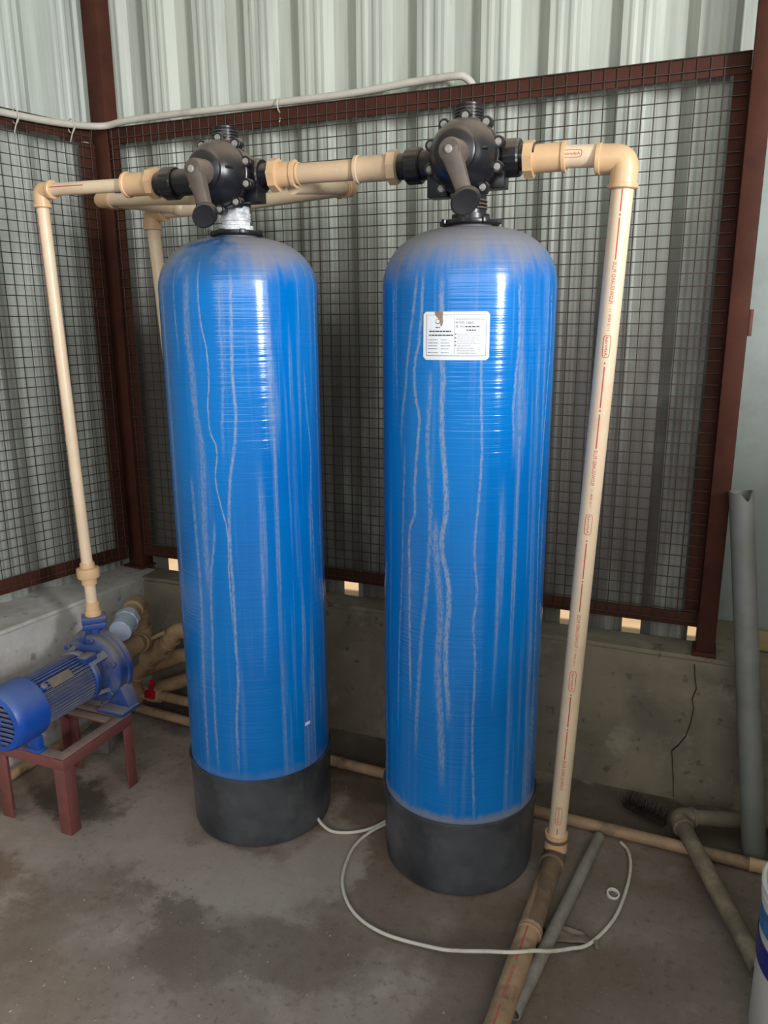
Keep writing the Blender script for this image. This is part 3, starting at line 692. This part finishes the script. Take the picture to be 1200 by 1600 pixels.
pipe_print(rp, A, B, .0238, [('line', .0365, .0626), ('dot', .0655, 0), ('line', .0701, .1198), ('text', .1225, .1732, FG), ('small', .180, .207, '11/2 SDR 11'),
    ('oval', .2126, .2414, 'Ashirvad'), ('dot', .2475, 0), ('line', .253, .307), ('dot', .3095, 0), ('line', .3156, .3617), ('text', .364, .4125, FG), ('small', .418, .444, '11/2 SDR 11'),
    ('oval', .4536, .4834, 'Ashirvad'), ('dot', .4909, 0), ('line', .4956, .5482), ('dot', .5511, 0), ('line', .5549, .5981), ('text', .6031, .6534, FG), ('small', .657, .683, '11/2 SDR 11'),
    ('oval', .6914, .7249, 'Ashirvad'), ('dot', .7291, 0), ('line', .7333, .7836), ('dot', .7869, 0), ('line', .7912, .8385), ('text', .8407, .8925, FG), ('oval', .9235, .955, 'Ashirvad'), ('line', .962, .972)], V((.23, -1.88, .3)))
fd = V((-.02, -1, 0)).normalized(); FC = V((-.268, 1.882, .034))
m = MB(); m.lathe([(.0238, 0), (.031, .001), (.031, .052), (.0238, .052)], FC+V((0, 0, .012)), (0, 0, 1), 28); m.build('socket', 'cpvc_fit', ro)
elbow(FC, (0, 0, 1), fd, .030, .055, 'elbow', 'cpvc_mud', ro)
m = MB(); m.cyl(FC+fd*.04, FC+fd*.30, .0268); m.build('floor_pipe', 'cpvc_mud', ro)
m = MB(); m.pipe(FC+fd*.04, FC+V((-.036, -1.25, 0)), .0262, .021, 28); fp = m.build('floor_pipe', 'cpvc_dirty', ro)
coupling(FC+fd*.30, FC+fd*.305+fd*.012, .0285, 'collar', 'cpvc_dirty', ro, lip=.001)
pipe_print(fp, FC+fd*.32, FC+V((-.036, -1.24, 0)), .0262, [('line', 0, .12), ('text', .14, .24, FG), ('line', .26, .55), ('text', .6, .72, FG)], (-.1, -.2, 1))

# middle run between the two valves
mr = thing('connecting_pipe', (-.87, 1.832, 1.78), 'short thick cream pipe joining the two black valve heads', 'pipe')
a, b = V((-1.031, 1.820, 1.809)), V((-.723, 1.839, 1.808)); d = (b-a).normalized()
m = MB(); m.cyl(a+d*.03, b-d*.03, .0240); m.build('pipe', 'cpvc_dusty', mr)
coupling(a, a+d*.055, .030, 'coupling', 'cpvc_fit', mr, hexend=-1); coupling(b-d*.095, b, .0295, 'coupling', 'cpvc_dusty', mr, hexend=1)
m = MB(); m.lathe([(.0243, 0), (.0262, .001), (.0262, .005), (.0243, .006)], a+d*.060, d, 24); m.build('glue_ring', 'cpvc_fit', mr)

# left inlet run: pump discharge -> riser -> elbow -> valve
li = thing('inlet_pipe', (-1.752, 1.81, .545), 'slim cream pipe rising from the blue pump to the first valve head', 'pipe')
E0 = V((-1.789, 1.812, 1.820)); bt = V((-1.752, 1.81, .545)); v0 = V((-1.389, 1.812, 1.813)); dh = (v0-E0).normalized(); dv = (bt-E0).normalized()
m = MB(); m.cyl(E0+dh*.03, v0-dh*.05, .0172); hp = m.build('pipe', 'cpvc', li)
pipe_print(hp, E0, v0, .0172, [('line', .1, .42)], (.1, -1, .25))
m = MB(); m.cyl(E0+dv*.03, bt, .0175); vp = m.build('pipe', 'cpvc', li)
pipe_print(vp, E0, bt, .0175, [('line', .05, .25), ('text', .27, .33, FG), ('line', .36, .55), ('text', .57, .63, FG), ('line', .66, .86)], (-.35, -1, 0))
elbow(E0, dh, dv, .0225, .048, 'elbow', 'cpvc_fit', li)
coupling(v0-dh*.096, v0-dh*.004, .030, 'reducer', 'cpvc_fit', li, hexend=1)
m = MB(); m.lathe([(0, 0), (.021, 0), (.0225, .004), (.0225, .016), (.034, .019), (.035, .024), (.035, .046), (.033, .050), (.024, .052), (.0235, .072), (.0175, .074), (0, .074)], E0+dv*1.10, dv, 10 and 28); m.build('union', 'cpvc_fit', li)
m = MB(); m.lathe([(0, 0), (.0215, 0), (.0225, .03), (.026, .034), (.026, .045), (0, .045)], bt+V((0, 0, .045)), (0, 0, -1), 24); m.build('adapter', 'cpvc_fit', li)

# bypass run behind the tanks
by = thing('bypass_pipe', (-1.66, 2.15, .5), 'tan bypass pipe running behind the valve heads and down behind the first tank', 'pipe')
D0 = V((-1.674, 2.150, 1.792)); Hm = V((-1.42, 2.155, 1.797)); H1 = V((-.975, 2.150, 1.822)); T1 = V((-1.0, 1.85, 1.785))
m = MB(); m.cyl(D0+V((0.02, 0, 0)), Hm, .0195); m.cyl(Hm, H1, .0195); m.ball(Hm, .0195); m.build('pipe', 'cpvc', by)
m = MB(); m.cyl(D0, (-1.562, 2.150, .030), .0205); m.build('pipe', 'cpvc', by)
elbow(D0, (1, 0, 0), (.01, 0, -1), .0255, .052, 'elbow', 'cpvc_fit', by)
m = MB(); m.cyl(H1, T1, .0185); m.build('pipe', 'cpvc', by)
elbow(H1, (-1, 0, 0), (T1-H1), .0245, .045, 'elbow', 'cpvc_fit', by)
m = MB(); m.lathe([(.0245, 0), (.0262, .001), (.0262, .004), (.0245, .005)], H1+(T1-H1).normalized()*.05, T1-H1, 24); m.build('glue_ring', 'cpvc_fit', by)
K0 = V((-1.79, 2.060, 1.826)); K1 = V((-1.40, 1.99, 1.800)); K2 = V((-1.565, 2.145, 1.800))
m = MB(); m.cyl(K0, K1, .0185); m.build('pipe', 'cpvc', by)
m = MB(); m.cyl(K0, K2, .0185); m.ball(K2, .0235); m.build('pipe', 'cpvc', by)
m = MB(); m.ball(K0, .0235); m.cyl(K0, K0+(K1-K0).normalized()*.05, .0235); m.cyl(K0, K0+(K2-K0).normalized()*.05, .0235); m.build('elbow', 'cpvc_fit', by)

# conduit along the top rails
cd = thing('conduit', (-1.9, 2.37, 2.1), 'grey white conduit lying along the top rails of both mesh panels', 'conduit')
pts = [LP(1.5, .022, 2.100), LP(1.0, .022, 2.098), LP(.5, .022, 2.100), LP(.2, .022, 2.104), (-2.025, 2.352, 2.118), (-1.93, 2.372, 2.130), (-1.75, 2.388, 2.137), (-1.4, 2.404, 2.138), (-1.1, 2.412, 2.140), (-.90, 2.414, 2.150), (-.76, 2.418, 2.154), (-.725, 2.424, 2.147), (-.704, 2.432, 2.122), (-.700, 2.434, 2.08), (-.699, 2.434, 1.98)]
m = MB(); m.tube(smoothpath(pts, 6), .0112, 14); m.build('conduit_tube', 'conduit', cd)
for q, ax in ((LP(.32, .018, 2.098), LD), (LP(.12, .020, 2.105), LD), (V((-1.335, 2.400, 2.128)), V((1, 0, 0)))):
    _, u_, w_ = frame(ax); m = MB()
    loop = [q + u_*.019*math.cos(a_)*(1.0) + w_*.022*math.sin(a_) for a_ in [2*math.pi*k/16 for k in range(17)]]
    m.tube(loop, .0022, 6); m.tube([q + u_*.019 + V((0, -.004, -.01)), q + u_*.012 + V((0, -.012, -.035)), q + V((.002, -.012, -.052))], .0018, 6); m.build('tie', 'conduit', cd)

# ================================================================== PUMP
ps = thing('pump_stand', (-1.73, 1.62, 0), 'maroon angle iron stand carrying the blue pump', 'stand')
xa, xb, ya, yb, zt_ = -1.862, -1.594, 1.475, 1.768, .250
def angle_bar(p, q, in_dir, nm):
    """angle iron: one flange flat on top, one hanging on the outside"""
    p = V(p); q = V(q); i = V(in_dir); m = MB()
    m.bar(p + i*.018 - V((0, 0, .002)), q + i*.018 - V((0, 0, .002)), .036, .004); m.bar(p + i*.002 - V((0, 0, .019)), q + i*.002 - V((0, 0, .019)), .004, .036)
    return m.build(nm, 'stand', ps, bevel=.001)
angle_bar((xa+.005, ya, zt_-.0008), (xb-.005, ya, zt_-.0008), (0, 1, 0), 'top_rail'); angle_bar((xb, ya, zt_), (xb, yb, zt_), (-1, 0, 0), 'top_rail')
angle_bar((xb-.005, yb, zt_-.0008), (xa+.005, yb, zt_-.0008), (0, -1, 0), 'top_rail'); angle_bar((xa, yb, zt_), (xa, ya, zt_), (1, 0, 0), 'top_rail')
for (x, y, sx_, sy_) in ((xa, ya, 1, 1), (xb, ya, -1, 1), (xb, yb, -1, -1), (xa, yb, 1, -1)):
    m = MB(); m.box((x+sx_*.021, y+sy_*.003, .124), (.040, .005, .246)); m.box((x+sx_*.0035, y+sy_*.0225, .123), (.005, .036, .244)); m.build('leg', 'stand', ps, bevel=.001)
m = MB(); m.box((-1.73, 1.712, .243), (.19, .034, .006)); m.build('cross_bar', 'stand', ps, bevel=.001)

pm = thing('water_pump', (-1.74, 1.62, .25), 'dusty blue electric pump with ribbed motor on the maroon stand', 'pump')
AX = V((-1.740, 0, .376)); yv = V((0, 1, 0))
def ax(y): return V((AX.x, y, AX.z))
# motor barrel with fins
n = 44; vs = []; fs = []
for yy in (1.485, 1.70):
    for k in range(n*4):
        a = 2*math.pi*k/(n*4); rr = .080 if (k % 4) in (0, 1) else .071
        vs.append((AX.x + rr*math.cos(a), yy, AX.z + rr*math.sin(a)))
N4 = n*4; fs = [(k, (k+1) % N4, N4+(k+1) % N4, N4+k) for k in range(N4)] + [tuple(range(N4)), tuple(range(N4, 2*N4))]
m = MB(); m.add(vs, fs); m.build('motor_barrel', 'pump', pm, smooth=False)
# fan cowl and its slotted end
m = MB(); m.lathe([(.070, 0), (.084, .004), (.090, .014), (.092, .03), (.0915, .110), (.088, .112), (.088, .02), (.070, .012), (.070, 0)], ax(1.392), yv, 48); cw = m.build('fan_cowl', 'cowl', pm)
m = MB(); m.cyl(ax(1.406), ax(1.412), .074, seg=40); m.build('shade_disc', 'pump_dark', cw)  # near-black disc painted for the shade inside the cowl
for k in range(-4, 5):
    zz = k*.0150; hw = math.sqrt(max(0, .071**2 - zz**2)); m = MB()
    m.box(ax(1.398)+V((0, 0, zz)), (2*hw, .006, .0075), Matrix.Rotation(math.radians(0), 3, 'Y')); m.build('grille_slat', 'pump', cw, bevel=.001)
m = MB(); m.box(ax(1.397), (.012, .007, .138)); m.cyl(ax(1.392), ax(1.400), .018, seg=20); m.build('grille_hub', 'pump', cw, bevel=.001)
# end bell / bracket
m = MB(); m.lathe([(.0, 0), (.080, 0), (.085, .006), (.085, .020), (.066, .034), (.055, .060), (.0, .060)], ax(1.698), yv, 40)
for k in range(4):
    a = math.radians(45+90*k); m.bar(ax(1.70)+V((.076*math.cos(a), 0, .076*math.sin(a))), ax(1.775)+V((.092*math.cos(a), 0, .092*math.sin(a))), .026, .014, (math.cos(a), 0, math.sin(a)))
m.build('bracket', 'pump', pm, bevel=.001)
# volute
m = MB(); m.lathe([(0, 0), (.098, 0), (.112, .008), (.114, .022), (.112, .026), (.112, .044), (.118, .046), (.118, .062), (.100, .070), (.050, .085), (.042, .10), (0, .10)], ax(1.762), yv, 48)
sp = []; rs = []
for k in range(22):
    a = math.radians(235 - 140*(k/21)) ; rr = .080 + .018*(k/21); sp.append(ax(1.795)+V((rr*math.cos(a), 0, rr*math.sin(a)))); rs.append(.014 + .022*(k/21))
m.tube(sp, rs, 16); vol = m.build('volute', 'pump', pm, ang=45)
m = MB(); dc = V((-1.752, 1.81, 0)); m.lathe([(0, 0), (.034, 0), (.026, .03), (.022, .055), (.025, .075), (0, .075)], dc+V((0, 0, .442)), (0, 0, 1), 28); m.build('discharge_neck', 'pump', pm)
m = MB(); Rf = Matrix.Rotation(math.radians(44), 3, 'Z'); m.box(dc+V((0, 0, .512)), (.072, .054, .018), Rf); m.box(dc+V((0, 0, .533)), (.074, .056, .020), Rf); m.build('discharge_flange', 'pump', pm, bevel=.003)
for s in (-1, 1):
    m = MB(); m.lathe([(0, 0), (.009, 0), (.009, .007), (0, .007)], dc+Rf @ V((s*.028, 0, .542)), (0, 0, 1), 6); m.build('bolt', 'pump', pm, smooth=False)
for k in range(6):
    a = math.radians(20+60*k); m = MB(); m.lathe([(0, 0), (.010, 0), (.010, .008), (0, .008)], ax(1.757)+V((.104*math.cos(a), 0, .104*math.sin(a))), (0, -1, 0), 6); m.build('bolt', 'pump', vol, smooth=False)
# feet
m = MB(); m.prism([(-1.685, 1.775, .30), (-1.640, 1.775, .33), (-1.604, 1.775, .252), (-1.690, 1.775, .252)], (0, 0, 0), (0, .05, 0)); m.box((-1.648, 1.772, .257), (.10, .085, .012)); m.build('foot', 'pump', pm, bevel=.002)
m = MB(); m.prism([(-1.795, 1.775, .30), (-1.840, 1.775, .33), (-1.866, 1.775, .252), (-1.790, 1.775, .252)], (0, 0, 0), (0, .05, 0)); m.build('foot', 'pump', pm, bevel=.002)
m = MB(); m.box((-1.71, 1.490, .274), (.045, .022, .046)); m.box((-1.71, 1.490, .253), (.06, .036, .006)); m.build('motor_foot', 'cowl', pm, bevel=.002)
# nameplate and terminal lug
a = math.radians(48); nn = V((math.cos(a), 0, math.sin(a))); m = MB(); m.bar(ax(1.545)+nn*.0805, ax(1.63)+nn*.0805, .030, .004, nn); m.build('nameplate', 'scrap', pm, bevel=.001)
m = MB(); m.box(ax(1.70)+V((.05, 0, .075)), (.035, .05, .02)); m.build('lug', 'pump', pm, bevel=.002)
m = MB(); m.cyl(ax(1.512)+V((.060, 0, .062)), ax(1.512)+V((.070, 0, .073)), .010); m.build('screw', 'pump', pm, bevel=.002)

# suction pipework behind the pump
su = thing('suction_pipework', (-1.75, 2.03, 0), 'soiled tan pipes and elbows behind the pump, one ending in a pale cap', 'pipe')
m = MB(); m.lathe([(0, 0), (.034, 0), (.034, .03), (.040, .033), (.040, .06), (.034, .063), (.034, .12), (0, .12)], (-1.740, 1.862, .376), yv, 28); m.build('suction_union', 'cpvc_old', su)
Tt = V((-1.792, 2.075, .340)); Te = V((-1.797, 2.075, .490)); cpd = V((.317, -.794, -.133)).normalized()
m = MB(); m.cyl((-1.742, 1.975, .372), Tt, .0300); m.build('pipe', 'cpvc_old', su)
m = MB(); m.cyl(Tt+V((.022, -.045, .014)), Tt+V((-.01, .03, -.008)), .036); m.cyl(Tt, Tt+V((0, 0, .055)), .035); m.lathe([(.035, 0), (.038, .001), (.038, .010), (.035, .011)], Tt+V((0, 0, .046)), (0, 0, 1), 24); m.build('tee', 'cpvc_old', su)
m = MB(); m.cyl(Tt+V((0, 0, .05)), Te, .0275); m.build('pipe', 'cpvc_old', su)
elbow(Te, (0, 0, -1), cpd, .033, .060, 'elbow', 'cpvc_old', su)
m = MB(); m.cyl(Te+cpd*.055, Te+cpd*.105, .0275); m.build('pipe', 'cpvc_old', su)
m = MB(); m.lathe([(0, 0), (.033, 0), (.033, .02), (0, .02)], Te+cpd*.095, cpd, 24); m.build('nipple', 'tape', su)
m = MB(); m.lathe([(0, 0), (.0425, 0), (.0425, .024), (.039, .027), (0, .027)], Te+cpd*.112, cpd, 8); cap = m.build('cap_nut', 'tin', su, smooth=False)
m = MB(); m.lathe([(0, 0), (.0375, 0), (.0375, .065), (.0350, .068), (0, .068)], Te+cpd*.135, cpd, 32); m.build('end_cap', 'tin', su)
# inclined branch
I = [V((-1.900, 2.13, .135)), V((-1.861, 2.12, .190)), V((-1.789, 2.12, .264)), V((-1.743, 2.12, .300)), V((-1.693, 2.12, .352)), V((-1.655, 2.12, .430))]
m = MB(); m.tube([I[0], I[1], I[2], I[3], I[4]], .0235, 20); m.build('pipe', 'cpvc_old', su)
coupling(I[2]-(I[3]-I[2])*.6, I[3], .0345, 'tee', 'cpvc_old', su); coupling(I[3]+(I[4]-I[3])*.45, I[4], .029, 'coupling', 'cpvc_old', su)
elbow(I[4]+V((.02, 0, .03)), (I[3]-I[4]), (1, .05, .12), .029, .05, 'elbow', 'cpvc_old', su)
m = MB(); m.cyl(I[4]+V((.05, 0, .034)), I[4]+V((.30, .012, .064)), .0235); m.build('pipe', 'cpvc_old', su)
elbow(I[0], (I[1]-I[0]), (.15, .1, -1), .028, .05, 'elbow', 'cpvc_old', su)
m = MB(); m.bar((-1.800, 2.075, .330), (-1.700, 2.085, .385), .012, .012); m.build('strut', 'cpvc_old', su, bevel=.001)
m = MB(); m.tube(fillet([(-1.93, 2.20, .14), (-1.72, 2.22, .245), (-1.66, 2.23, .20), (-1.70, 2.24, .14), (-1.86, 2.23, .075)], .06), .027, 18); m.build('return_bend', 'cpvc_old', su)
# drain valve with red handle on the floor line
dv_ = thing('drain_valve', (-1.87, 2.19, 0), 'tan drain valve with red handle on the floor behind the pump', 'valve')
m = MB(); m.tube(fillet([(-1.915, 2.150, .028), (-1.920, 2.19, .050), (-1.88, 2.198, .060), (-1.60, 2.19, .060)], .03), .0185, 18); m.build('pipe', 'cpvc_dirty', dv_)
m = MB(); m.lathe([(0, 0), (.026, 0), (.026, .02), (.030, .022), (.030, .05), (.026, .052), (.026, .075), (0, .075)], (-1.905, 2.197, .060), (1, 0, 0), 24); m.build('valve_body', 'cpvc_dusty', dv_)
m = MB(); m.lathe([(0, 0), (.029, 0), (.029, .022), (0, .022)], (-1.928, 2.194, .060), (1, 0, 0), 24); m.build('union_nut', 'cpvc_fit', dv_)
m = MB(); m.bar((-1.858, 2.165, .072), (-1.826, 2.15, .145), .020, .012, (0, -1, 0)); m.box((-1.860, 2.168, .072), (.045, .016, .028)); m.build('handle', 'red_plastic', dv_, bevel=.003)

# ================================================================== FLOOR ITEMS
fb = thing('floor_pipe', (-.8, 2.08, 0), 'soiled tan pipe lying on the floor along the back kerb behind both tanks', 'pipe')
P_ = [V((-1.955, 2.150, .018)), V((-1.661, 2.132, .018)), V((-1.045, 2.092, .018)), V((-.26, 2.067, .018)), V((.245, 2.052, .018)), V((.55, 2.045, .018))]
m = MB(); m.tube(P_[:3], .0172, 18); m.build('pipe', 'cpvc_dirty', fb)
m = MB(); m.tube(P_[2:], .0172, 18); m.build('pipe', 'cpvc_dirty', fb)
coupling(P_[4]-V((.02, 0, 0)), P_[4]+V((.06, -.001, 0)), .0180, 'coupling', 'cpvc_fit', fb, lip=.001); coupling(P_[2]-V((.03, 0, 0)), P_[2]+V((.03, 0, 0)), .0178, 'coupling', 'cpvc_dirty', fb, lip=.001)
m = MB(); m.pipe((-.168, 2.020, .0165), (-.262, 1.352, .0165), .0160, .0125, 24)
tag(m.build('loose_pipe', 'pvc_pale', None, loc=(-.26, 1.7, 0)), 'thin pale grey pipe with open end lying beside the outlet floor pipe', 'pipe')
lb = thing('bent_pipe', (.06, 2.1, 0), 'muddy grey pipe with an elbow lying across the tan floor pipe', 'pipe')
q0 = V((.036, 2.132, .062)); q1 = V((.232, 1.668, .0235)); q2 = V((.36, 2.275, .030))
m = MB(); m.pipe(q0, q1, .0225, .018); m.build('pipe', 'pvc_muddy', lb)
m = MB(); m.pipe(q0, q2, .0225, .018); m.build('pipe', 'pvc_muddy', lb)
elbow(q0, q1-q0, q2-q0, .0265, .05, 'elbow', 'pvc_muddy', lb)
# leaning big pipe, broken at the top
d0 = V((.242, 2.118, .002)); d1 = V((.120, 2.310, .995)); d = (d1-d0); L = d.length; dd, u, n_ = frame(d); vs = []; fs = []; sg = 40; NA = math.atan2(V((.55, -1, 0)).dot(n_), V((.55, -1, 0)).dot(u))
for r_, end in ((.0318, 0), (.0318, 1), (.0285, 1), (.0285, 0)):
    for k in range(sg):
        a = 2*math.pi*k/sg; h = 0 if not end else L - (.030*max(0, math.cos(a-NA))**10 + .008*max(0, math.cos(a-NA+.9))**4)
        vs.append(d0 + dd*h + (u*math.cos(a) + n_*math.sin(a))*r_)
for i in range(4):
    for k in range(sg):
        k2 = (k+1) % sg; j = (i+1) % 4; fs.append((i*sg+k, i*sg+k2, j*sg+k2, j*sg+k))
m = MB(); m.add(vs, fs)
tag(m.build('leaning_pipe', 'pvc_grey', None, loc=d0), 'thick grey pipe with a chipped top leaning beside the brown post', 'pipe')
# tubing
tz = .0062
ring1 = [(-.957, 1.790, .030), (-.930, 1.775, .018), (-.895, 1.770, .0075), (-.848, 1.784, tz), (-.802, 1.818, tz), (-.772, 1.865, tz), (-.745, 1.935, tz), (-.72, 2.0, tz)]
m = MB(); m.tube(smoothpath(ring1), .0048, 10)
tag(m.build('plastic_tube', 'tube', None, loc=(-.85, 1.79, 0)), 'short white plastic tube coming out of the base of the tank nearest the pump', 'tube')
ring2 = [(-.752, 1.876, .0062), (-.785, 1.822, tz), (-.805, 1.760, tz), (-.805, 1.690, tz), (-.776, 1.587, tz), (-.706, 1.504, tz), (-.606, 1.463, .010), (-.475, 1.464, .013), (-.411, 1.459, .032), (-.349, 1.455, .056), (-.292, 1.463, .0665), (-.248, 1.495, .058), (-.216, 1.527, .040), (-.179, 1.577, .016), (-.138, 1.622, tz), (-.093, 1.726, tz), (-.074, 1.855, tz), (-.074, 1.950, tz), (-.087, 2.005, tz), (-.108, 2.032, tz)]
tb = thing('looped_tube', (-.45, 1.6, 0), 'long dirty white plastic tube looping over the floor pipes before the stickered tank', 'tube')
m = MB(); m.tube(smoothpath(ring2), .0044, 10); m.build('tube', 'tube', tb)
m = MB(); m.bar((-.126, 1.632, .010), (-.120, 1.612, .003), .010, .006); m.build('clip', 'scrap', tb, bevel=.001)
# ring cap
m = MB(); m.lathe([(.0125, 0), (.0165, 0), (.0165, .009), (.0145, .010), (.0125, .009), (.0125, 0)], (-.106, 1.815, .0), (.12, -.2, 1), 24)
tag(m.build('plastic_ring', 'white_plastic', None, loc=(-.106, 1.815, 0)), 'small white plastic ring lying inside the tube loop', 'ring')
# crumpled scrap
m = MB(); g = 9; vs = []
for j in range(g):
    for i in range(g):
        u, v = i/(g-1), j/(g-1); x = -.232+.105*u-.03*v; y = 1.595+.060*v*(1-.5*u)+.03*u; vs.append((x, y, .003 + .010*abs(mnoise.noise(V((u*3, v*3, 1.3)))) + .006*(1-abs(v-.5)*2)*(1-u)))
m.add(vs, [(j*g+i, j*g+i+1, (j+1)*g+i+1, (j+1)*g+i) for j in range(g-1) for i in range(g-1)])
sc_o = m.build('plastic_scrap', 'scrap', None, loc=(-.19, 1.62, 0)); md = sc_o.modifiers.new('thickness', 'SOLIDIFY'); md.thickness = .0012
tag(sc_o, 'crumpled grey plastic scrap under the looped tube', 'scrap')
# brush
br = thing('scrubbing_brush', (-.065, 2.185, 0), 'dark brush head with upright bristles lying by the back kerb', 'brush')
ba, bb = V((-.115, 2.205, .022)), V((.005, 2.150, .018)); bd = (bb-ba).normalized(); bu = bd.cross(V((0, 0, 1)))
m = MB(); m.bar(ba, bb, .026, .014); m.build('block', 'bristle', br, bevel=.003)
m = MB()
for i in range(24):
    for j in range(4):
        p = ba.lerp(bb, (i+.5)/24) + bu*(-.0105+.007*j); t_ = p + V((random.uniform(-.006, .006), random.uniform(-.006, .006), .030+random.uniform(-.004, .006)))+bu*(-.02+.012*j)
        m.tube([p, t_], [.0012, .0008], 4)
bo = m.build('bristles', 'bristle', br, smooth=False); bo['kind'] = 'stuff'
# bucket
bk = thing('paint_bucket', (.335, 1.530, 0), 'white plastic bucket with navy and blue print at the right edge', 'bucket')
bc = V((.335, 1.530, 0))
m = MB(); m.lathe([(0, 0), (.128, 0), (.132, .006), (.1355, .30), (.139, .326), (.139, .336), (.1365, .338), (.1365, .348), (.141, .350), (.141, .358), (.138, .361), (.133, .359), (.130, .02), (0, .02)], bc, (0, 0, 1), 64); m.build('body', 'white_plastic', bk)
def onb(off): return lambda a_, z: (bc.x + (.1325+.0035*z/.3+off)*math.cos(a_), bc.y + (.1325+.0035*z/.3+off)*math.sin(a_), z)
m = MB(); Fb = onb(.0010); nseg = 48; vs = []
a0_, a1_ = math.radians(150), math.radians(330)
for i in range(nseg+1):
    a_ = a0_+(a1_-a0_)*i/nseg; q = i/nseg; drop = .11*q*(1.0-.35*q); vs += [Fb(a_, .196-drop*.5), Fb(a_, .244-drop*.2)]
m.add(vs, [(2*i, 2*i+2, 2*i+3, 2*i+1) for i in range(nseg)]); m.build('navy_band', 'navy', bk)
m = MB(); vs = []
for i in range(nseg+1):
    a_ = math.radians(168)+(a1_-math.radians(168))*i/nseg; vs += [Fb(a_, .262), Fb(a_, .312)]
m.add(vs, [(2*i, 2*i+2, 2*i+3, 2*i+1) for i in range(nseg)]); m.build('blue_panel', 'sky_print', bk)
m = MB()
for s in (-1, 1): m.cyl(bc+V((0, s*.134, .31)), bc+V((0, s*.150, .31)), .012)
m.tube(smoothpath([bc+V((0, -.148, .31)), bc+V((-.06, -.150, .20)), bc+V((.0, -.152, .15)), bc+V((.07, -.150, .2)), bc+V((.01, -.149, .308))]), .0025, 8); m.build('handle', 'pvc_grey', bk)
# cardboard in the recess
cb = thing('cardboard_sheet', (.30, 2.62, .40), 'beige cardboard sheet on the recess kerb behind the grey leaning pipe', 'cardboard')
m = MB(); m.box((.39, 2.655, .432), (.32, .012, .062), Matrix.Rotation(-.05, 3, 'Z')); m.build('board', 'cardboard', cb, bevel=.001)
m = MB(); m.box((.39, 2.648, .404), (.32, .014, .006), Matrix.Rotation(-.05, 3, 'Z')); m.build('edge_strip', 'green_edge', cb)
# left floor pipe and block behind the stand
m = MB(); m.tube([(-1.985, 1.30, .019), (-1.990, 1.66, .019), (-1.945, 2.10, .019)], .0175, 16)
tag(m.build('side_pipe', 'cpvc_dirty', None, loc=(-1.98, 1.7, 0)), 'soiled tan pipe on the floor between the pump stand and left kerb', 'pipe')
m = MB(); m.box((-1.865, 1.91, .035), (.10, .12, .07), Matrix.Rotation(.3, 3, 'Z'))
tag(m.build('concrete_block', 'block', None, bevel=.006, loc=(-1.885, 1.93, 0)), 'small grey concrete block on the floor behind the pump stand', 'block')

# loose litter on the floor: small chips nobody could count
m = MB(); rnd = random.Random(11)
for i in range(260):
    if i < 160: x, y = rnd.gauss(-.95, .28), rnd.gauss(1.12, .2)
    elif i < 210: x, y = rnd.gauss(-1.2, .06), rnd.gauss(1.42, .05)
    else: x, y = rnd.uniform(-1.7, .2), rnd.uniform(.9, 2.2)
    if (x-TRc.x)**2+(y-TRc.y)**2 < .05 or (x-TLc.x)**2+(y-TLc.y)**2 < .05 or x > .15: continue
    s = rnd.uniform(.0012, .0036); a = rnd.uniform(0, 6.3); k = rnd.uniform(.25, .9)
    m.box((x, y, s*.2), (2*s, 2*s*k, s*.5), Matrix.Rotation(a, 3, 'Z'))
tag(m.build('litter_chips', 'chip', None, smooth=False), 'small pale chips and crumbs scattered over the concrete floor', 'litter', kind='stuff')
